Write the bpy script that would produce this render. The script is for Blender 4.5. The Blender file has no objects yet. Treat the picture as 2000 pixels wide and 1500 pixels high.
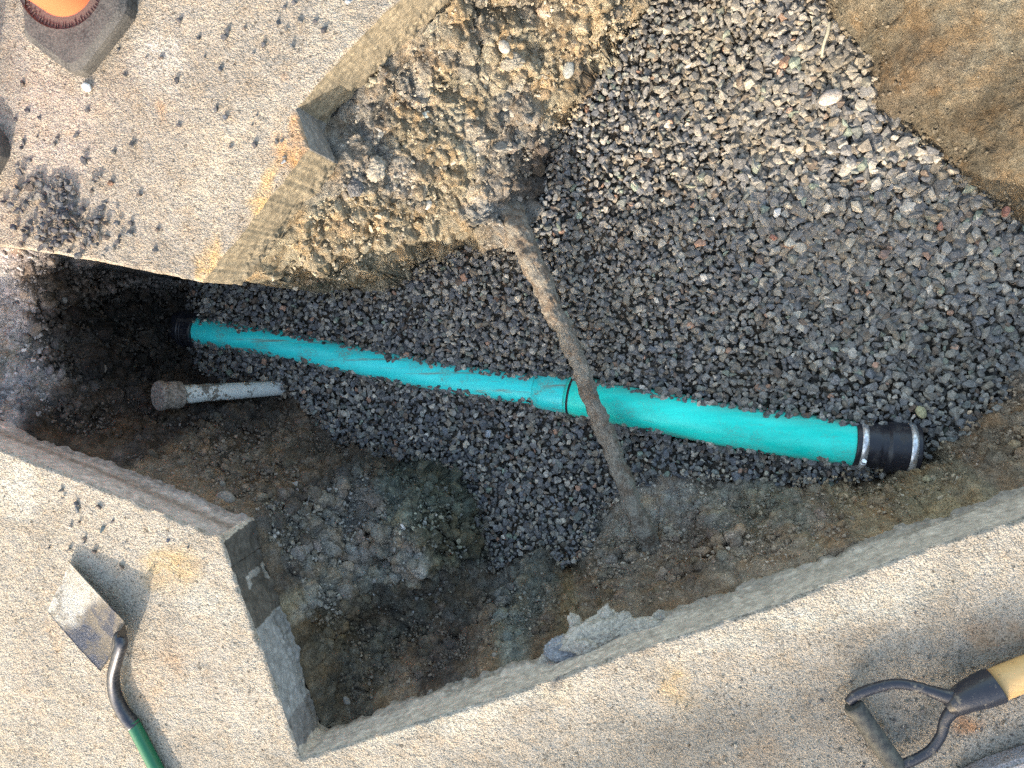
import bpy, bmesh, math, random
import numpy as np
from mathutils import Vector, Matrix, Quaternion

random.seed(7)
RNG = np.random.default_rng(11)
S = bpy.context.scene
COL = S.collection

# ------------------------------------------------------------------ camera
HC = 1.20                                   # lens height above the pavement (m)
FPX = 1450.0                                # focal length in pixels of the 2000 px wide photo
NADIR = (1200.0, 600.0)                     # where straight-down lies in the photo
_v = Vector((NADIR[0]-1000, 750-NADIR[1], -FPX)).normalized()
_q = _v.rotation_difference(Vector((0, 0, -1)))
cam_d = bpy.data.cameras.new('camera')
cam = bpy.data.objects.new('camera', cam_d)
COL.objects.link(cam)
cam.location = (0, 0, HC)
cam.rotation_mode = 'QUATERNION'
cam.rotation_quaternion = _q
cam_d.sensor_width = 36
cam_d.lens = FPX/2000*36
cam_d.clip_start = 0.02
cam_d.clip_end = 500
S.camera = cam
RM = np.array(_q.to_matrix())

# ------------------------------------------------------------------ light
SUN_EL = math.radians(26.5)
SUN_DIR = Vector((0.30, 1.0, 0)).normalized()           # horizontal travel direction of the light
travel = Vector((SUN_DIR.x*math.cos(SUN_EL), SUN_DIR.y*math.cos(SUN_EL), -math.sin(SUN_EL)))
w = bpy.data.worlds.new('World'); S.world = w; w.use_nodes = True
nt = w.node_tree
sky = nt.nodes.new('ShaderNodeTexSky'); sky.sky_type = 'NISHITA'; sky.sun_disc = False
sky.sun_elevation = SUN_EL; sky.air_density = 1.7; sky.dust_density = 4.0; sky.ozone_density = .9
sky.sun_rotation = math.atan2(-SUN_DIR.x, -SUN_DIR.y)
bg = nt.nodes['Background']; bg.inputs['Strength'].default_value = 0.15
nt.links.new(sky.outputs[0], bg.inputs[0])
sl = bpy.data.lights.new('sun', 'SUN'); sl.energy = 2.1; sl.angle = math.radians(0.6); sl.color = (1.0, 0.88, 0.73)
so = bpy.data.objects.new('sun', sl); COL.objects.link(so)
so.rotation_mode = 'QUATERNION'
so.rotation_quaternion = travel.to_track_quat('-Z', 'Y')
S.view_settings.view_transform = 'Standard'
S.view_settings.look = 'None'
S.view_settings.exposure = 1.85
S.view_settings.gamma = 1.0
S.cycles.use_denoising = False

# ------------------------------------------------------------------ pixel <-> place
def ray(px, py):
    d = RM @ np.array([px-1000.0, 750.0-py, -FPX])
    return d
def at(px, py, z=0.0):
    d = ray(px, py); t = (z-HC)/d[2]
    return np.array([d[0]*t, d[1]*t, z])
def xy(px, py, z=0.0):
    return at(px, py, z)[:2]
def depth(p):
    return -((np.array(p)-np.array([0, 0, HC])) @ RM)[2]
def msize(px_len, p):                        # pixels -> metres at the distance of p
    return px_len*depth(p)/FPX

# ------------------------------------------------------------------ noise (numpy)
def _hash(ix, iy, iz, seed):
    h = (ix.astype(np.uint32)*np.uint32(374761393) + iy.astype(np.uint32)*np.uint32(668265263)
         + iz.astype(np.uint32)*np.uint32(2147483647-1640531527 & 0xffffffff) + np.uint32(seed*974711 & 0xffffffff))
    h = (h ^ (h >> np.uint32(13)))*np.uint32(1274126177)
    h = (h ^ (h >> np.uint32(16)))*np.uint32(2246822519)
    return h ^ (h >> np.uint32(15))
_G = np.random.default_rng(3).normal(size=(256, 3)); _G /= np.linalg.norm(_G, axis=1)[:, None]
_G = _G.astype(np.float32)
def pn(P, f, seed=0):
    P = np.asarray(P, np.float32)*np.float32(f)+np.float32(1000.5)
    I = np.floor(P); F = P-I; I = I.astype(np.int64)
    U = F*F*F*(F*(F*6-15)+10)
    out = np.zeros(len(P), np.float32)
    for dx in (0, 1):
        wx = U[:, 0] if dx else 1-U[:, 0]
        for dy in (0, 1):
            wy = U[:, 1] if dy else 1-U[:, 1]
            for dz in (0, 1):
                wz = U[:, 2] if dz else 1-U[:, 2]
                g = _G[_hash(I[:, 0]+dx, I[:, 1]+dy, I[:, 2]+dz, seed) & np.uint32(255)]
                out += wx*wy*wz*(g[:, 0]*(F[:, 0]-dx)+g[:, 1]*(F[:, 1]-dy)+g[:, 2]*(F[:, 2]-dz))
    return out*1.6
def fbm(P, f, octv=4, seed=0, gain=.5):
    a, s = 1.0, 0
    for o in range(octv):
        s = s+a*pn(P, f*2**o, seed+o*17); a *= gain
    return s
def worley(P, f, seed=0):
    P = np.asarray(P, np.float32)*np.float32(f)+np.float32(500)
    I = np.floor(P); F = P-I; I = I.astype(np.int64)
    d1 = np.full(len(P), 9, np.float32); d2 = d1.copy(); cid = np.zeros(len(P), np.uint32)
    for dx in (-1, 0, 1):
        for dy in (-1, 0, 1):
            for dz in (-1, 0, 1):
                h = _hash(I[:, 0]+dx, I[:, 1]+dy, I[:, 2]+dz, seed)
                ox = (h & np.uint32(1023)).astype(np.float32)/1023+dx-F[:, 0]
                oy = ((h >> np.uint32(10)) & np.uint32(1023)).astype(np.float32)/1023+dy-F[:, 1]
                oz = ((h >> np.uint32(20)) & np.uint32(1023)).astype(np.float32)/1023+dz-F[:, 2]
                d = np.sqrt(ox*ox+oy*oy+oz*oz)
                m = d < d1
                d2 = np.where(m, d1, np.minimum(d2, d)); cid = np.where(m, h, cid); d1 = np.where(m, d, d1)
    return d1, d2, (cid % np.uint32(997)).astype(np.float32)/997
def P3(X, Y, Z=0.0):
    return np.stack([X, Y, np.zeros_like(X)+Z], 1)
def sstep(a, b, x):
    t = np.clip((x-a)/(b-a), 0, 1); return t*t*(3-2*t)

# ------------------------------------------------------------------ mesh helpers
def npmesh(name, V, Q, mat=None, smooth=False, col=None, tri=False):
    V = np.ascontiguousarray(V, np.float32); Q = np.ascontiguousarray(Q, np.int32); k = Q.shape[1]
    me = bpy.data.meshes.new(name)
    me.vertices.add(len(V)); me.vertices.foreach_set('co', V.ravel())
    me.loops.add(Q.size); me.loops.foreach_set('vertex_index', Q.ravel())
    me.polygons.add(len(Q)); me.polygons.foreach_set('loop_start', np.arange(0, Q.size, k, dtype=np.int32))
    me.update(calc_edges=True); me.validate()
    me.polygons.foreach_set('use_smooth', np.full(len(me.polygons), smooth))
    if col is not None:
        ca = me.color_attributes.new('tint', 'FLOAT_COLOR', 'POINT')
        c4 = np.ones((len(V), 4), np.float32); c4[:, :3] = col
        ca.data.foreach_set('color', c4.ravel())
    if mat: me.materials.append(mat)
    me.update()
    return me
def link(name, me, parent=None):
    o = bpy.data.objects.new(name, me); COL.objects.link(o)
    if parent is not None: o.parent = parent
    return o
def tag(o, label=None, cat=None, group=None, kind=None):
    if label: o['label'] = label
    if cat: o['category'] = cat
    if group: o['group'] = group
    if kind: o['kind'] = kind
    return o
def empty(name, loc):
    o = bpy.data.objects.new(name, None); COL.objects.link(o); o.location = loc; o.empty_display_size = .02
    return o
def hang(o, parent):                         # parent a mesh written in world coordinates
    o.parent = parent
    o.matrix_parent_inverse = Matrix.Translation(-Vector(parent.location))
    return o
def part(name, me, parent, root=None):
    o = link(name, me); o.parent = parent
    if root is None: o.matrix_parent_inverse = Matrix.Translation(-Vector(parent.location))
    else: o.matrix_parent_inverse = Matrix.Identity(4)
    return o

# ------------------------------------------------------------------ materials
class NB:
    def __init__(s, name, rough=.9, spec=.3):
        s.m = bpy.data.materials.new(name); s.m.use_nodes = True
        s.t = s.m.node_tree; s.n = s.t.nodes; s.b = s.n['Principled BSDF']
        s.b.inputs['Roughness'].default_value = rough
        s.b.inputs['Specular IOR Level'].default_value = spec
        s.co = s.n.new('ShaderNodeNewGeometry').outputs['Position']
        s.nrm = None
    def L(s, a, b): s.t.links.new(a, b)
    def local(s):
        s.co = s.n.new('ShaderNodeTexCoord').outputs['Object']; return s
    def map(s, scale, rot=(0, 0, 0)):
        n = s.n.new('ShaderNodeMapping'); n.inputs['Scale'].default_value = scale; n.inputs['Rotation'].default_value = rot
        s.L(s.co, n.inputs[0]); return n.outputs[0]
    def noise(s, scale, det=4, rough=.55, co=None, dist=0):
        n = s.n.new('ShaderNodeTexNoise'); n.inputs['Scale'].default_value = scale
        n.inputs['Detail'].default_value = det; n.inputs['Roughness'].default_value = rough; n.inputs['Distortion'].default_value = dist
        s.L(co or s.co, n.inputs['Vector']); return n.outputs['Fac']
    def vor(s, scale, feat='F1', out='Distance', co=None, rnd=1):
        n = s.n.new('ShaderNodeTexVoronoi'); n.feature = feat; n.inputs['Scale'].default_value = scale
        n.inputs['Randomness'].default_value = rnd
        s.L(co or s.co, n.inputs['Vector']); return n.outputs[out]
    def ramp(s, f, stops, interp='LINEAR'):
        n = s.n.new('ShaderNodeValToRGB'); n.color_ramp.interpolation = interp
        e = n.color_ramp.elements
        while len(e) < len(stops): e.new(.5)
        for k, (p, c) in enumerate(stops):
            e[k].position = p
            e[k].color = (c, c, c, 1) if isinstance(c, (int, float)) else (*c, 1)
        s.L(f, n.inputs[0]); return n.outputs[0]
    def mix(s, f, a, b, mode='MIX'):
        n = s.n.new('ShaderNodeMix'); n.data_type = 'RGBA'; n.blend_type = mode
        for ix, v in ((0, f), (6, a), (7, b)):
            sock = n.inputs[ix]
            if isinstance(v, (int, float)): sock.default_value = v if ix == 0 else (v, v, v, 1)
            elif isinstance(v, tuple): sock.default_value = (*v, 1)
            else: s.L(v, sock)
        return n.outputs[2]
    def math(s, op, a, b=0.0, c=None):
        n = s.n.new('ShaderNodeMath'); n.operation = op
        for k, v in enumerate((a, b) if c is None else (a, b, c)):
            if isinstance(v, (int, float)): n.inputs[k].default_value = v
            else: s.L(v, n.inputs[k])
        return n.outputs[0]
    def attr(s, name='tint'):
        n = s.n.new('ShaderNodeAttribute'); n.attribute_name = name; return n.outputs['Color']
    def bump(s, h, dist, strength=1.0):
        n = s.n.new('ShaderNodeBump'); n.inputs['Distance'].default_value = dist; n.inputs['Strength'].default_value = strength
        s.L(h, n.inputs['Height'])
        if s.nrm is not None: s.L(s.nrm, n.inputs['Normal'])
        s.nrm = n.outputs[0]; s.L(s.nrm, s.b.inputs['Normal']); return s
    def color(s, c):
        if isinstance(c, tuple): s.b.inputs['Base Color'].default_value = (*c, 1)
        else: s.L(c, s.b.inputs['Base Color'])
        return s
    def rough(s, f):
        s.L(f, s.b.inputs['Roughness']); return s

def mat_soil():
    k = NB('soil', .95, .15)
    base = k.attr()
    c = k.mix(1.0, base, k.ramp(k.noise(55, 6, .65), [(.28, .62), (.5, 1.0), (.72, 1.45)]), 'MULTIPLY')
    c = k.mix(1.0, c, k.ramp(k.noise(420, 3, .7), [(.33, .72), (.5, 1.0), (.68, 1.28)]), 'MULTIPLY')
    c = k.mix(1.0, c, k.ramp(k.noise(210, 4, .8), [(.36, .38), (.44, 1.0)]), 'MULTIPLY')  # dark flecks painted in as the shade of tiny crevices
    c = k.mix(1.0, c, k.ramp(k.noise(500, 2, .8), [(.60, 1.0), (.70, 1.5)]), 'MULTIPLY')
    hue = k.ramp(k.noise(23, 3, .6), [(.35, (1.12, .98, .84)), (.5, (1, 1, 1)), (.68, (.92, 1.0, 1.08))])
    c = k.mix(1.0, c, hue, 'MULTIPLY')
    grit = k.ramp(k.vor(330, 'F1', 'Color'), [(.0, .7), (.8, 1.0), (.93, 1.7)])
    c = k.mix(.45, c, k.mix(1.0, c, grit, 'MULTIPLY'))
    k.color(c)
    k.bump(k.noise(120, 6, .75), .0055)
    k.bump(k.noise(520, 3, .8), .0034)
    k.bump(k.math('MULTIPLY', k.vor(420, 'F1'), -1.0), .0016)
    return k.m
def mat_concrete():
    k = NB('concrete_top', .93, .2)
    c = k.mix(1.0, k.attr(), k.ramp(k.noise(9, 5, .6, dist=.4), [(.3, .78), (.5, 1.0), (.7, 1.12)]), 'MULTIPLY')
    c = k.mix(1.0, c, k.ramp(k.noise(260, 4, .75), [(.34, .52), (.46, .95), (.62, 1.12)]), 'MULTIPLY')
    c = k.mix(1.0, c, k.ramp(k.noise(34, 4, .6), [(.3, (1.02, .95, .88)), (.5, (1, 1, 1)), (.7, (.97, 1.0, 1.05))]), 'MULTIPLY')
    speck = k.ramp(k.vor(210, 'F1', 'Color'), [(0, .20), (.08, .40), (.14, .95), (.8, 1.0), (1.0, 1.12)])
    c = k.mix(.8, c, k.mix(1.0, c, speck, 'MULTIPLY'))
    pores = k.ramp(k.noise(330, 3, .8), [(.37, .30), (.44, 1.0)])
    c = k.mix(.85, c, k.mix(1.0, c, pores, 'MULTIPLY'))
    k.color(c)
    k.bump(k.math('MULTIPLY', k.vor(185, 'F1'), -1.0), .0012)
    k.bump(k.math('MULTIPLY', k.vor(420, 'F1'), -1.0), .0016)
    k.bump(k.noise(90, 3, .6), .0020)
    k.bump(pores, .0006)
    return k.m
def mat_cut(name, tone, streak=(2, 2, 14)):
    k = NB(name, .9, .25)
    st = k.noise(14, 5, .65, co=k.map(streak))
    c = k.mix(1.0, k.attr(), k.ramp(st, [(.30, .80), (.5, 1.0), (.70, 1.12)]), 'MULTIPLY')
    c = k.mix(1.0, c, k.ramp(k.noise(70, 5, .65), [(.3, .72), (.5, 1), (.7, 1.2)]), 'MULTIPLY')
    c = k.mix(1.0, c, k.ramp(k.vor(120, 'F1', 'Color'), [(0, .75), (.6, 1.0), (.95, 1.25)]), 'MULTIPLY')
    k.color(c)
    k.bump(st, .0007); k.bump(k.noise(300, 4, .75), .0016)
    return k.m
def mat_stone(name='crushed_stone'):
    k = NB(name, .88, .3)
    c = k.mix(1.0, k.attr(), k.ramp(k.noise(170, 4, .7), [(.3, .6), (.5, 1), (.7, 1.45)]), 'MULTIPLY')
    c = k.mix(1.0, c, k.ramp(k.noise(900, 2, .7), [(.36, .62), (.5, 1.0), (.66, 1.5)]), 'MULTIPLY')
    k.color(c)
    k.bump(k.noise(330, 4, .7), .0022); k.bump(k.noise(1100, 2, .7), .0006)
    return k.m
M_SOIL, M_CONC, M_STONE = mat_soil(), mat_concrete(), mat_stone()
M_CUT = mat_cut('concrete_cut_face', 1)

# ------------------------------------------------------------------ pavement outlines (photo pixels on z = 0)
TA, TB = 0.14, 0.115                          # slab thicknesses
def ext(p, q, L=16.0):                       # carry the line p->q on past q
    d = (q-p)/np.linalg.norm(q-p); return q+d*L
aE = [xy(0, 481), xy(120, 497), xy(250, 522), xy(392, 550), xy(452, 478), xy(602, 288), xy(590, 248), xy(576, 212), xy(668, 108), xy(790, -15)]
POLY_A = np.array([ext(aE[2], aE[0])]+aE+[ext(aE[-2], aE[-1]), np.array([-16.0, 16.0])])
bE = [xy(0, 878), xy(215, 962), xy(430, 1050), xy(508, 1262), xy(588, 1483), xy(1020, 1347), xy(1075, 1330), xy(1092, 1322), xy(1120, 1312), xy(1500, 1187), xy(1800, 1075), xy(2000, 1013)]
POLY_B = np.array([ext(bE[1], bE[0])]+bE+[ext(bE[-3], bE[-1]), np.array([16.0, -16.0]), np.array([-16.0, -16.0])])
def sdf(poly, X, Y):
    n = len(poly); d = np.full(X.shape, 1e9); sgn = np.zeros(X.shape, bool)
    for i in range(n):
        a, b = poly[i], poly[(i+1) % n]
        ex, ey = b-a; wx, wy = X-a[0], Y-a[1]
        t = np.clip((wx*ex+wy*ey)/(ex*ex+ey*ey), 0, 1)
        d = np.minimum(d, (wx-ex*t)**2+(wy-ey*t)**2)
        c = ((a[1] > Y) != (b[1] > Y))
        with np.errstate(divide='ignore', invalid='ignore'):
            sgn ^= c & (X < ex*(Y-a[1])/(ey if ey != 0 else 1e-12)+a[0])
    d = np.sqrt(d); return np.where(sgn, -d, d)
def axis(lo, hi, h, far=16.0):
    c = list(np.arange(lo, hi, h)); g = h; x = c[-1]; up = []
    while x < far: g *= 1.25; x += g; up.append(x)
    g = h; x = c[0]; dn = []
    while x > -far: g *= 1.25; x -= g; dn.append(x)
    return np.array(dn[::-1]+c+up)
_c = [xy(-30, -30), xy(2030, -30), xy(-30, 1530), xy(2030, 1530)]
FX0, FX1 = min(p[0] for p in _c), max(p[0] for p in _c)
FY0, FY1 = min(p[1] for p in _c), max(p[1] for p in _c)
_d = [xy(-30, -30, -.7), xy(2030, -30, -.5), xy(-30, 1530, -.3), xy(2030, 1530, -.3), xy(-30, 700, -.5)]
GX0, GX1 = min(p[0] for p in _d), max(p[0] for p in _d)
GY0, GY1 = min(p[1] for p in _d), max(p[1] for p in _d)

# ------------------------------------------------------------------ radial-basis surfaces from scattered heights
def rbf_fit(P, z):
    P = np.array(P); z = np.array(z, float)
    D = np.linalg.norm(P[:, None]-P[None], axis=2)
    n = len(P); A = np.zeros((n+3, n+3)); A[:n, :n] = D+np.eye(n)*1e-4*-1
    A[:n, n] = 1; A[:n, n+1:] = P; A[n, :n] = 1; A[n+1:, :n] = P.T
    wv = np.linalg.lstsq(A, np.concatenate([z, np.zeros(3)]), rcond=None)[0]
    def f(X, Y):
        sh = X.shape; X = X.ravel(); Y = Y.ravel(); out = wv[n]+wv[n+1]*X+wv[n+2]*Y
        for i in range(n): out = out+wv[i]*np.hypot(X-P[i, 0], Y-P[i, 1])
        return out.reshape(sh)
    return f
GC = [(380, 650, -.58), (500, 600, -.575), (600, 760, -.555), (750, 620, -.545), (900, 860, -.53), (1080, 760, -.52), (1100, 560, -.47), (1100, 1040, -.46), (950, 1050, -.48), (1118, 1110, -.42), (1250, 900, -.46),
      (1450, 870, -.42), (1680, 920, -.355), (1800, 880, -.35), (1500, 650, -.43), (1250, 400, -.47), (1120, 330, -.48), (1350, 150, -.46), (1300, 0, -.45), (1500, 60, -.42), (1550, 300, -.42), (1680, 150, -.38),
      (1750, 400, -.37), (1950, 500, -.33), (1850, 700, -.35), (1980, 780, -.34), (2200, 600, -.32), (1450, -250, -.40)]
G_fn = rbf_fit([xy(a, b, c) for a, b, c in GC], [c for a, b, c in GC])
GB = [(375, 540), (500, 540), (640, 571), (760, 556), (850, 505), (930, 485), (1018, 500), (1050, 405), (1062, 335), (1108, 235), (1175, 140),
      (1228, 75), (1275, 0), (1300, -120), (1420, -420), (1560, -400), (1585, -60), (1622, 30), (1696, 115), (1712, 205), (1850, 310), (1925, 380), (2020, 455), (2300, 600), (2300, 760),
      (2030, 770), (1985, 735), (1975, 790), (1885, 843), (1830, 880), (1730, 925), (1650, 948), (1520, 944), (1400, 935), (1290, 925), (1225, 962), (1165, 1008),
      (1150, 1060), (1118, 1112), (1082, 1100), (1062, 1064), (962, 1112), (945, 1060), (920, 962), (888, 920), (820, 902), (700, 874), (648, 858),
      (600, 805), (548, 762), (430, 745), (368, 712), (352, 650), (356, 590)]
def gz(px, py):
    z = -.55
    for _ in range(12):
        p = xy(px, py, z); z = .5*z+.5*float(G_fn(np.array([p[0]]), np.array([p[1]]))[0])
    return z
GBP = np.array([xy(a, b, gz(a, b)) for a, b in GB])

# soil heights
C = []
def cz(px, py, z):                            # keep every height clear of the slab sides: walls lean, they never run under
    for _ in range(120):
        p = xy(px, py, z); q0, q1 = np.array([p[0]]), np.array([p[1]])
        if z > -.02: break
        if sdf(POLY_A, q0, q1)[0] > .004+.16*max(0, -z-TA) and sdf(POLY_B, q0, q1)[0] > .004+.16*max(0, -z-TB): break
        z += .004
    C.append((*xy(px, py, z), z))
def cs(px, py, z): C.append((*xy(px, py, 0), z))
for k in range(len(GBP)):                      # the rim of the stone bed and the earth just below the stones
    a, b = GBP[k], GBP[(k+1) % len(GBP)]; m = max(1, int(np.linalg.norm(b-a)/.045))
    for t in range(m):
        q = a+(b-a)*t/m; C.append((q[0], q[1], float(G_fn(q[:1], q[1:])[0])))
_a, _b = np.meshgrid(np.arange(GBP[:, 0].min(), GBP[:, 0].max(), .085), np.arange(GBP[:, 1].min(), GBP[:, 1].max(), .085)); _a, _b = _a.ravel(), _b.ravel()
_m = sdf(GBP, _a, _b) < -.03
for q0, q1 in zip(_a[_m], _b[_m]): C.append((q0, q1, float(G_fn(np.array([q0]), np.array([q1]))[0])-.06))
for k in range(len(aE)-1):                     # soil just under the rim of the upper slab
    for t in (0, .33, .66):
        q = aE[k]*(1-t)+aE[k+1]*t; C.append((q[0], q[1], -TA-.005))
for k in range(3, 11):
    for t in (0, .25, .5, .75):
        q = bE[k]*(1-t)+bE[k+1]*t; C.append((q[0], q[1], -TB-.005))
for k in range(0, 3):
    for t in (0, .33, .66):
        q = bE[k]*(1-t)+bE[k+1]*t; C.append((q[0], q[1], -TB-.005))
print('stone bed edge clear of slabs by', round(float(np.minimum(sdf(POLY_A, GBP[:, 0], GBP[:, 1]), sdf(POLY_B, GBP[:, 0], GBP[:, 1])).min()), 3))
for p in [(-300, 400), (300, 300), (300, 100), (500, -100), (-300, 1100), (200, 1300), (700, 1600), (1500, 1500), (2100, 1200), (2400, 900), (-100, 0)]: cs(*p, -.145)
# shelf at the far left, then the dark hollow
for p in [(-60, 520, -.16), (-60, 700, -.13), (10, 560, -.15), (20, 640, -.15), (40, 720, -.15), (60, 800, -.15), (0, 800, -.12), (0, 600, -.14), (-250, 650, -.13),
          (100, 620, -.175), (105, 700, -.17), (95, 550, -.17), (145, 570, -.215), (145, 650, -.215), (140, 720, -.21), (200, 580, -.28), (205, 660, -.285), (200, 725, -.27), (260, 570, -.37), (265, 640, -.375), (262, 710, -.36), (305, 600, -.44), (310, 680, -.44),
          (340, 560, -.50), (345, 640, -.53), (345, 700, -.52), (120, 790, -.17), (170, 790, -.22), (300, 750, -.42), (240, 800, -.30), (320, 812, -.36), (430, 797, -.46), (520, 775, -.53), (150, 845, -.20), (280, 860, -.28), (400, 860, -.38), (500, 850, -.46), (560, 860, -.48), (380, 930, -.27),
          (460, 900, -.38), (560, 930, -.36), (480, 960, -.23), (640, 950, -.33), (730, 945, -.32), (820, 965, -.30), (860, 1005, -.30),
          (520, 1010, -.17), (560, 1060, -.20), (620, 1020, -.31), (700, 1010, -.38), (780, 1020, -.27), (850, 1060, -.285), (890, 1070, -.33),
          (600, 1150, -.19), (680, 1120, -.30), (760, 1130, -.28), (850, 1150, -.33), (930, 1160, -.41), (640, 1230, -.20), (700, 1220, -.29), (790, 1230, -.31), (880, 1240, -.34), (960, 1200, -.38),
          (690, 1330, -.20), (760, 1330, -.27), (850, 1300, -.28), (950, 1270, -.30), (720, 1380, -.15), (1050, 1200, -.33), (1040, 1150, -.40), (1060, 1120, -.44), (1150, 1150, -.35), (1150, 1200, -.27), (1230, 1130, -.40),
          (1200, 1060, -.42), (1270, 1070, -.37), (1300, 980, -.42), (1350, 1050, -.33), (1350, 1130, -.23), (1330, 1000, -.39), (1450, 980, -.39), (1480, 1050, -.29), (1500, 1100, -.24), (1600, 990, -.34), (1620, 1050, -.22),
          (1720, 965, -.33), (1760, 990, -.24), (1800, 935, -.33), (1860, 900, -.32), (1900, 950, -.20), (1930, 850, -.32), (1970, 900, -.22), (2050, 820, -.32), (2050, 880, -.22), (2200, 800, -.25)]: cz(*p)
# upper bank: a lumpy shelf that breaks off steeply above the stone bed
for p in [(520, 545, -.16), (600, 548, -.18), (690, 530, -.22), (640, 480, -.20), (700, 430, -.20), (780, 460, -.29), (740, 360, -.19), (760, 500, -.33), (830, 420, -.31), (850, 330, -.24), (880, 400, -.33), (930, 400, -.36),
          (960, 432, -.345), (1003, 455, -.365), (915, 455, -.35), (940, 300, -.28), (980, 360, -.37), (1000, 290, -.36), (1000, 340, -.37), (1045, 240, -.33), (1030, 190, -.29), (1090, 160, -.31), (1125, 120, -.31), (1130, 60, -.27), (1180, 60, -.29), (1200, 15, -.29),
          (1050, 60, -.27), (950, 150, -.26), (850, 150, -.20), (850, 30, -.18), (1000, -60, -.20), (900, 220, -.25), (780, 240, -.20), (700, 250, -.185), (740, 130, -.17), (1230, -40, -.33), (1150, -150, -.2), (900, -200, -.16), (1250, -250, -.3)]: cz(*p)
# sandy bank at the top right
for p in [(1680, -20, -.29), (1740, 60, -.27), (1790, 140, -.27), (1850, 230, -.28), (1930, 310, -.28), (2000, 380, -.29), (1800, 0, -.22), (1880, 90, -.22), (1960, 180, -.22), (1950, 0, -.19), (2050, 100, -.18), (2060, 280, -.22),
          (1900, -150, -.14), (2300, 200, -.12), (2300, 450, -.22), (1750, -250, -.2), (2000, 690, -.31), (2060, 700, -.28), (2250, 0, -.1), (1600, -600, -.12), (2000, -600, -.1)]: cz(*p)
C = np.array(C)
S_fn = rbf_fit(C[:, :2], C[:, 2])

# evaluate the soil on a coarse lattice, then refine
CH = .012
cx = np.arange(GX0-.25, GX1+.25, CH); cy = np.arange(GY0-.25, GY1+.25, CH)
CXg, CYg = np.meshgrid(cx, cy, indexing='ij')
CZ = S_fn(CXg, CYg)
CG = G_fn(CXg, CYg)
_dg = sdf(GBP, CXg, CYg); CZ = np.where(_dg < .004, np.minimum(CZ, CG-.05*np.clip(-_dg/.03, 0, 1)), CZ)
def bil(T, X, Y):
    u = np.clip((X-cx[0])/CH, 0, len(cx)-1.001); v = np.clip((Y-cy[0])/CH, 0, len(cy)-1.001)
    i = u.astype(int); j = v.astype(int); fu = u-i; fv = v-j
    return T[i, j]*(1-fu)*(1-fv)+T[i+1, j]*fu*(1-fv)+T[i, j+1]*(1-fu)*fv+T[i+1, j+1]*fu*fv
def hit(px, py, T=None):
    T = CZ if T is None else T
    d = ray(px, py); z = 0.02
    while z > -1.2:
        t = (z-HC)/d[2]
        if z <= bil(T, np.array([d[0]*t]), np.array([d[1]*t]))[0]: break
        z -= .002
    return at(px, py, z)

# ---------------- tint map of the soil (albedo of the different earths, plus painted shade in the left hollow)
TAN, SAND, BROWN, MOIST, GREY, ROCK, MAUVE, OCH, GREEN = (.36, .305, .215), (.185, .155, .11), (.25, .195, .145), (.090, .076, .064), (.27, .25, .22), (.33, .305, .265), (.44, .385, .36), (.30, .25, .17), (.135, .134, .112)
TC = [(520, 545, TAN), (640, 480, TAN), (700, 400, TAN), (740, 330, GREY), (700, 250, GREY), (800, 280, TAN), (900, 180, TAN), (850, 60, TAN), (1000, 100, TAN), (1150, 60, TAN), (1100, 200, TAN), (1000, 300, GREY),
      (900, 350, TAN), (980, 420, GREY), (850, 430, TAN), (740, 520, TAN), (860, 100, GREY), (1020, 250, GREY), (960, 40, GREY), (680, 330, GREY), (800, 180, GREY), (1050, 330, MOIST), (1150, 170, BROWN),
      (1750, 50, SAND), (1850, 200, SAND), (1950, 80, SAND), (2000, 350, SAND), (1750, 180, (.25*.6, .2*.6, .14*.6)), (1950, 200, (.12, .098, .068)), (1850, 20, SAND), (2000, 690, BROWN),
      (20, 520, MAUVE), (10, 600, MAUVE), (20, 700, GREY), (40, 780, MAUVE), (60, 720, MAUVE), (100, 600, (.07, .06, .052)), (110, 700, (.07, .06, .052)), (200, 600, (.035, .03, .027)), (200, 690, (.045, .038, .034)), (290, 620, (.025, .022, .02)), (280, 700, (.03, .026, .024)), (170, 760, (.085, .068, .058)), (250, 800, (.085, .068, .058)),  # near-black hollow entries paint the shade under the slab overhang
      (350, 820, (.075, .062, .055)), (450, 830, MOIST), (150, 860, (.10, .075, .055)), (350, 900, BROWN), (450, 930, BROWN), (550, 950, BROWN), (620, 900, MOIST), (750, 900, (.075, .065, .05)),
      (540, 1030, MOIST), (640, 1000, ROCK), (700, 980, ROCK), (760, 960, (.09, .10, .085)), (850, 1000, (.085, .09, .07)), (700, 1060, ROCK), (800, 1080, ROCK), (880, 1060, (.09, .085, .06)), (750, 1110, GREEN), (610, 1060, ROCK),
      (620, 1150, OCH), (680, 1120, ROCK), (560, 1100, MOIST), (640, 1220, (.10, .08, .055)), (800, 1180, (.08, .07, .055)), (900, 1150, (.085, .075, .062)), (980, 1140, (.13, .115, .095)), (740, 1250, (.08, .07, .055)), (850, 1260, (.075, .06, .05)),
      (700, 1330, (.10, .085, .065)), (800, 1330, BROWN), (950, 1270, BROWN), (1030, 1180, GREEN), (1000, 1200, GREEN), (1060, 1140, GREEN), (1080, 1220, BROWN), (1200, 1170, BROWN), (1120, 1150, (.13, .10, .06)),
      (1200, 1050, (.16, .145, .12)), (1300, 1000, (.16, .145, .125)), (1400, 1000, (.15, .135, .11)), (1500, 980, (.13, .12, .095)), (1350, 1100, (.13, .10, .075)), (1450, 1080, BROWN), (1600, 1050, BROWN), (1700, 980, (.15, .115, .075)),
      (1800, 930, (.17, .14, .09)), (1860, 900, OCH), (1950, 850, (.15, .115, .08)), (1900, 950, BROWN), (1980, 920, BROWN), (1500, 1110, BROWN), (1300, 1150, BROWN), (1260, 1040, (.18, .165, .14))]
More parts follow.
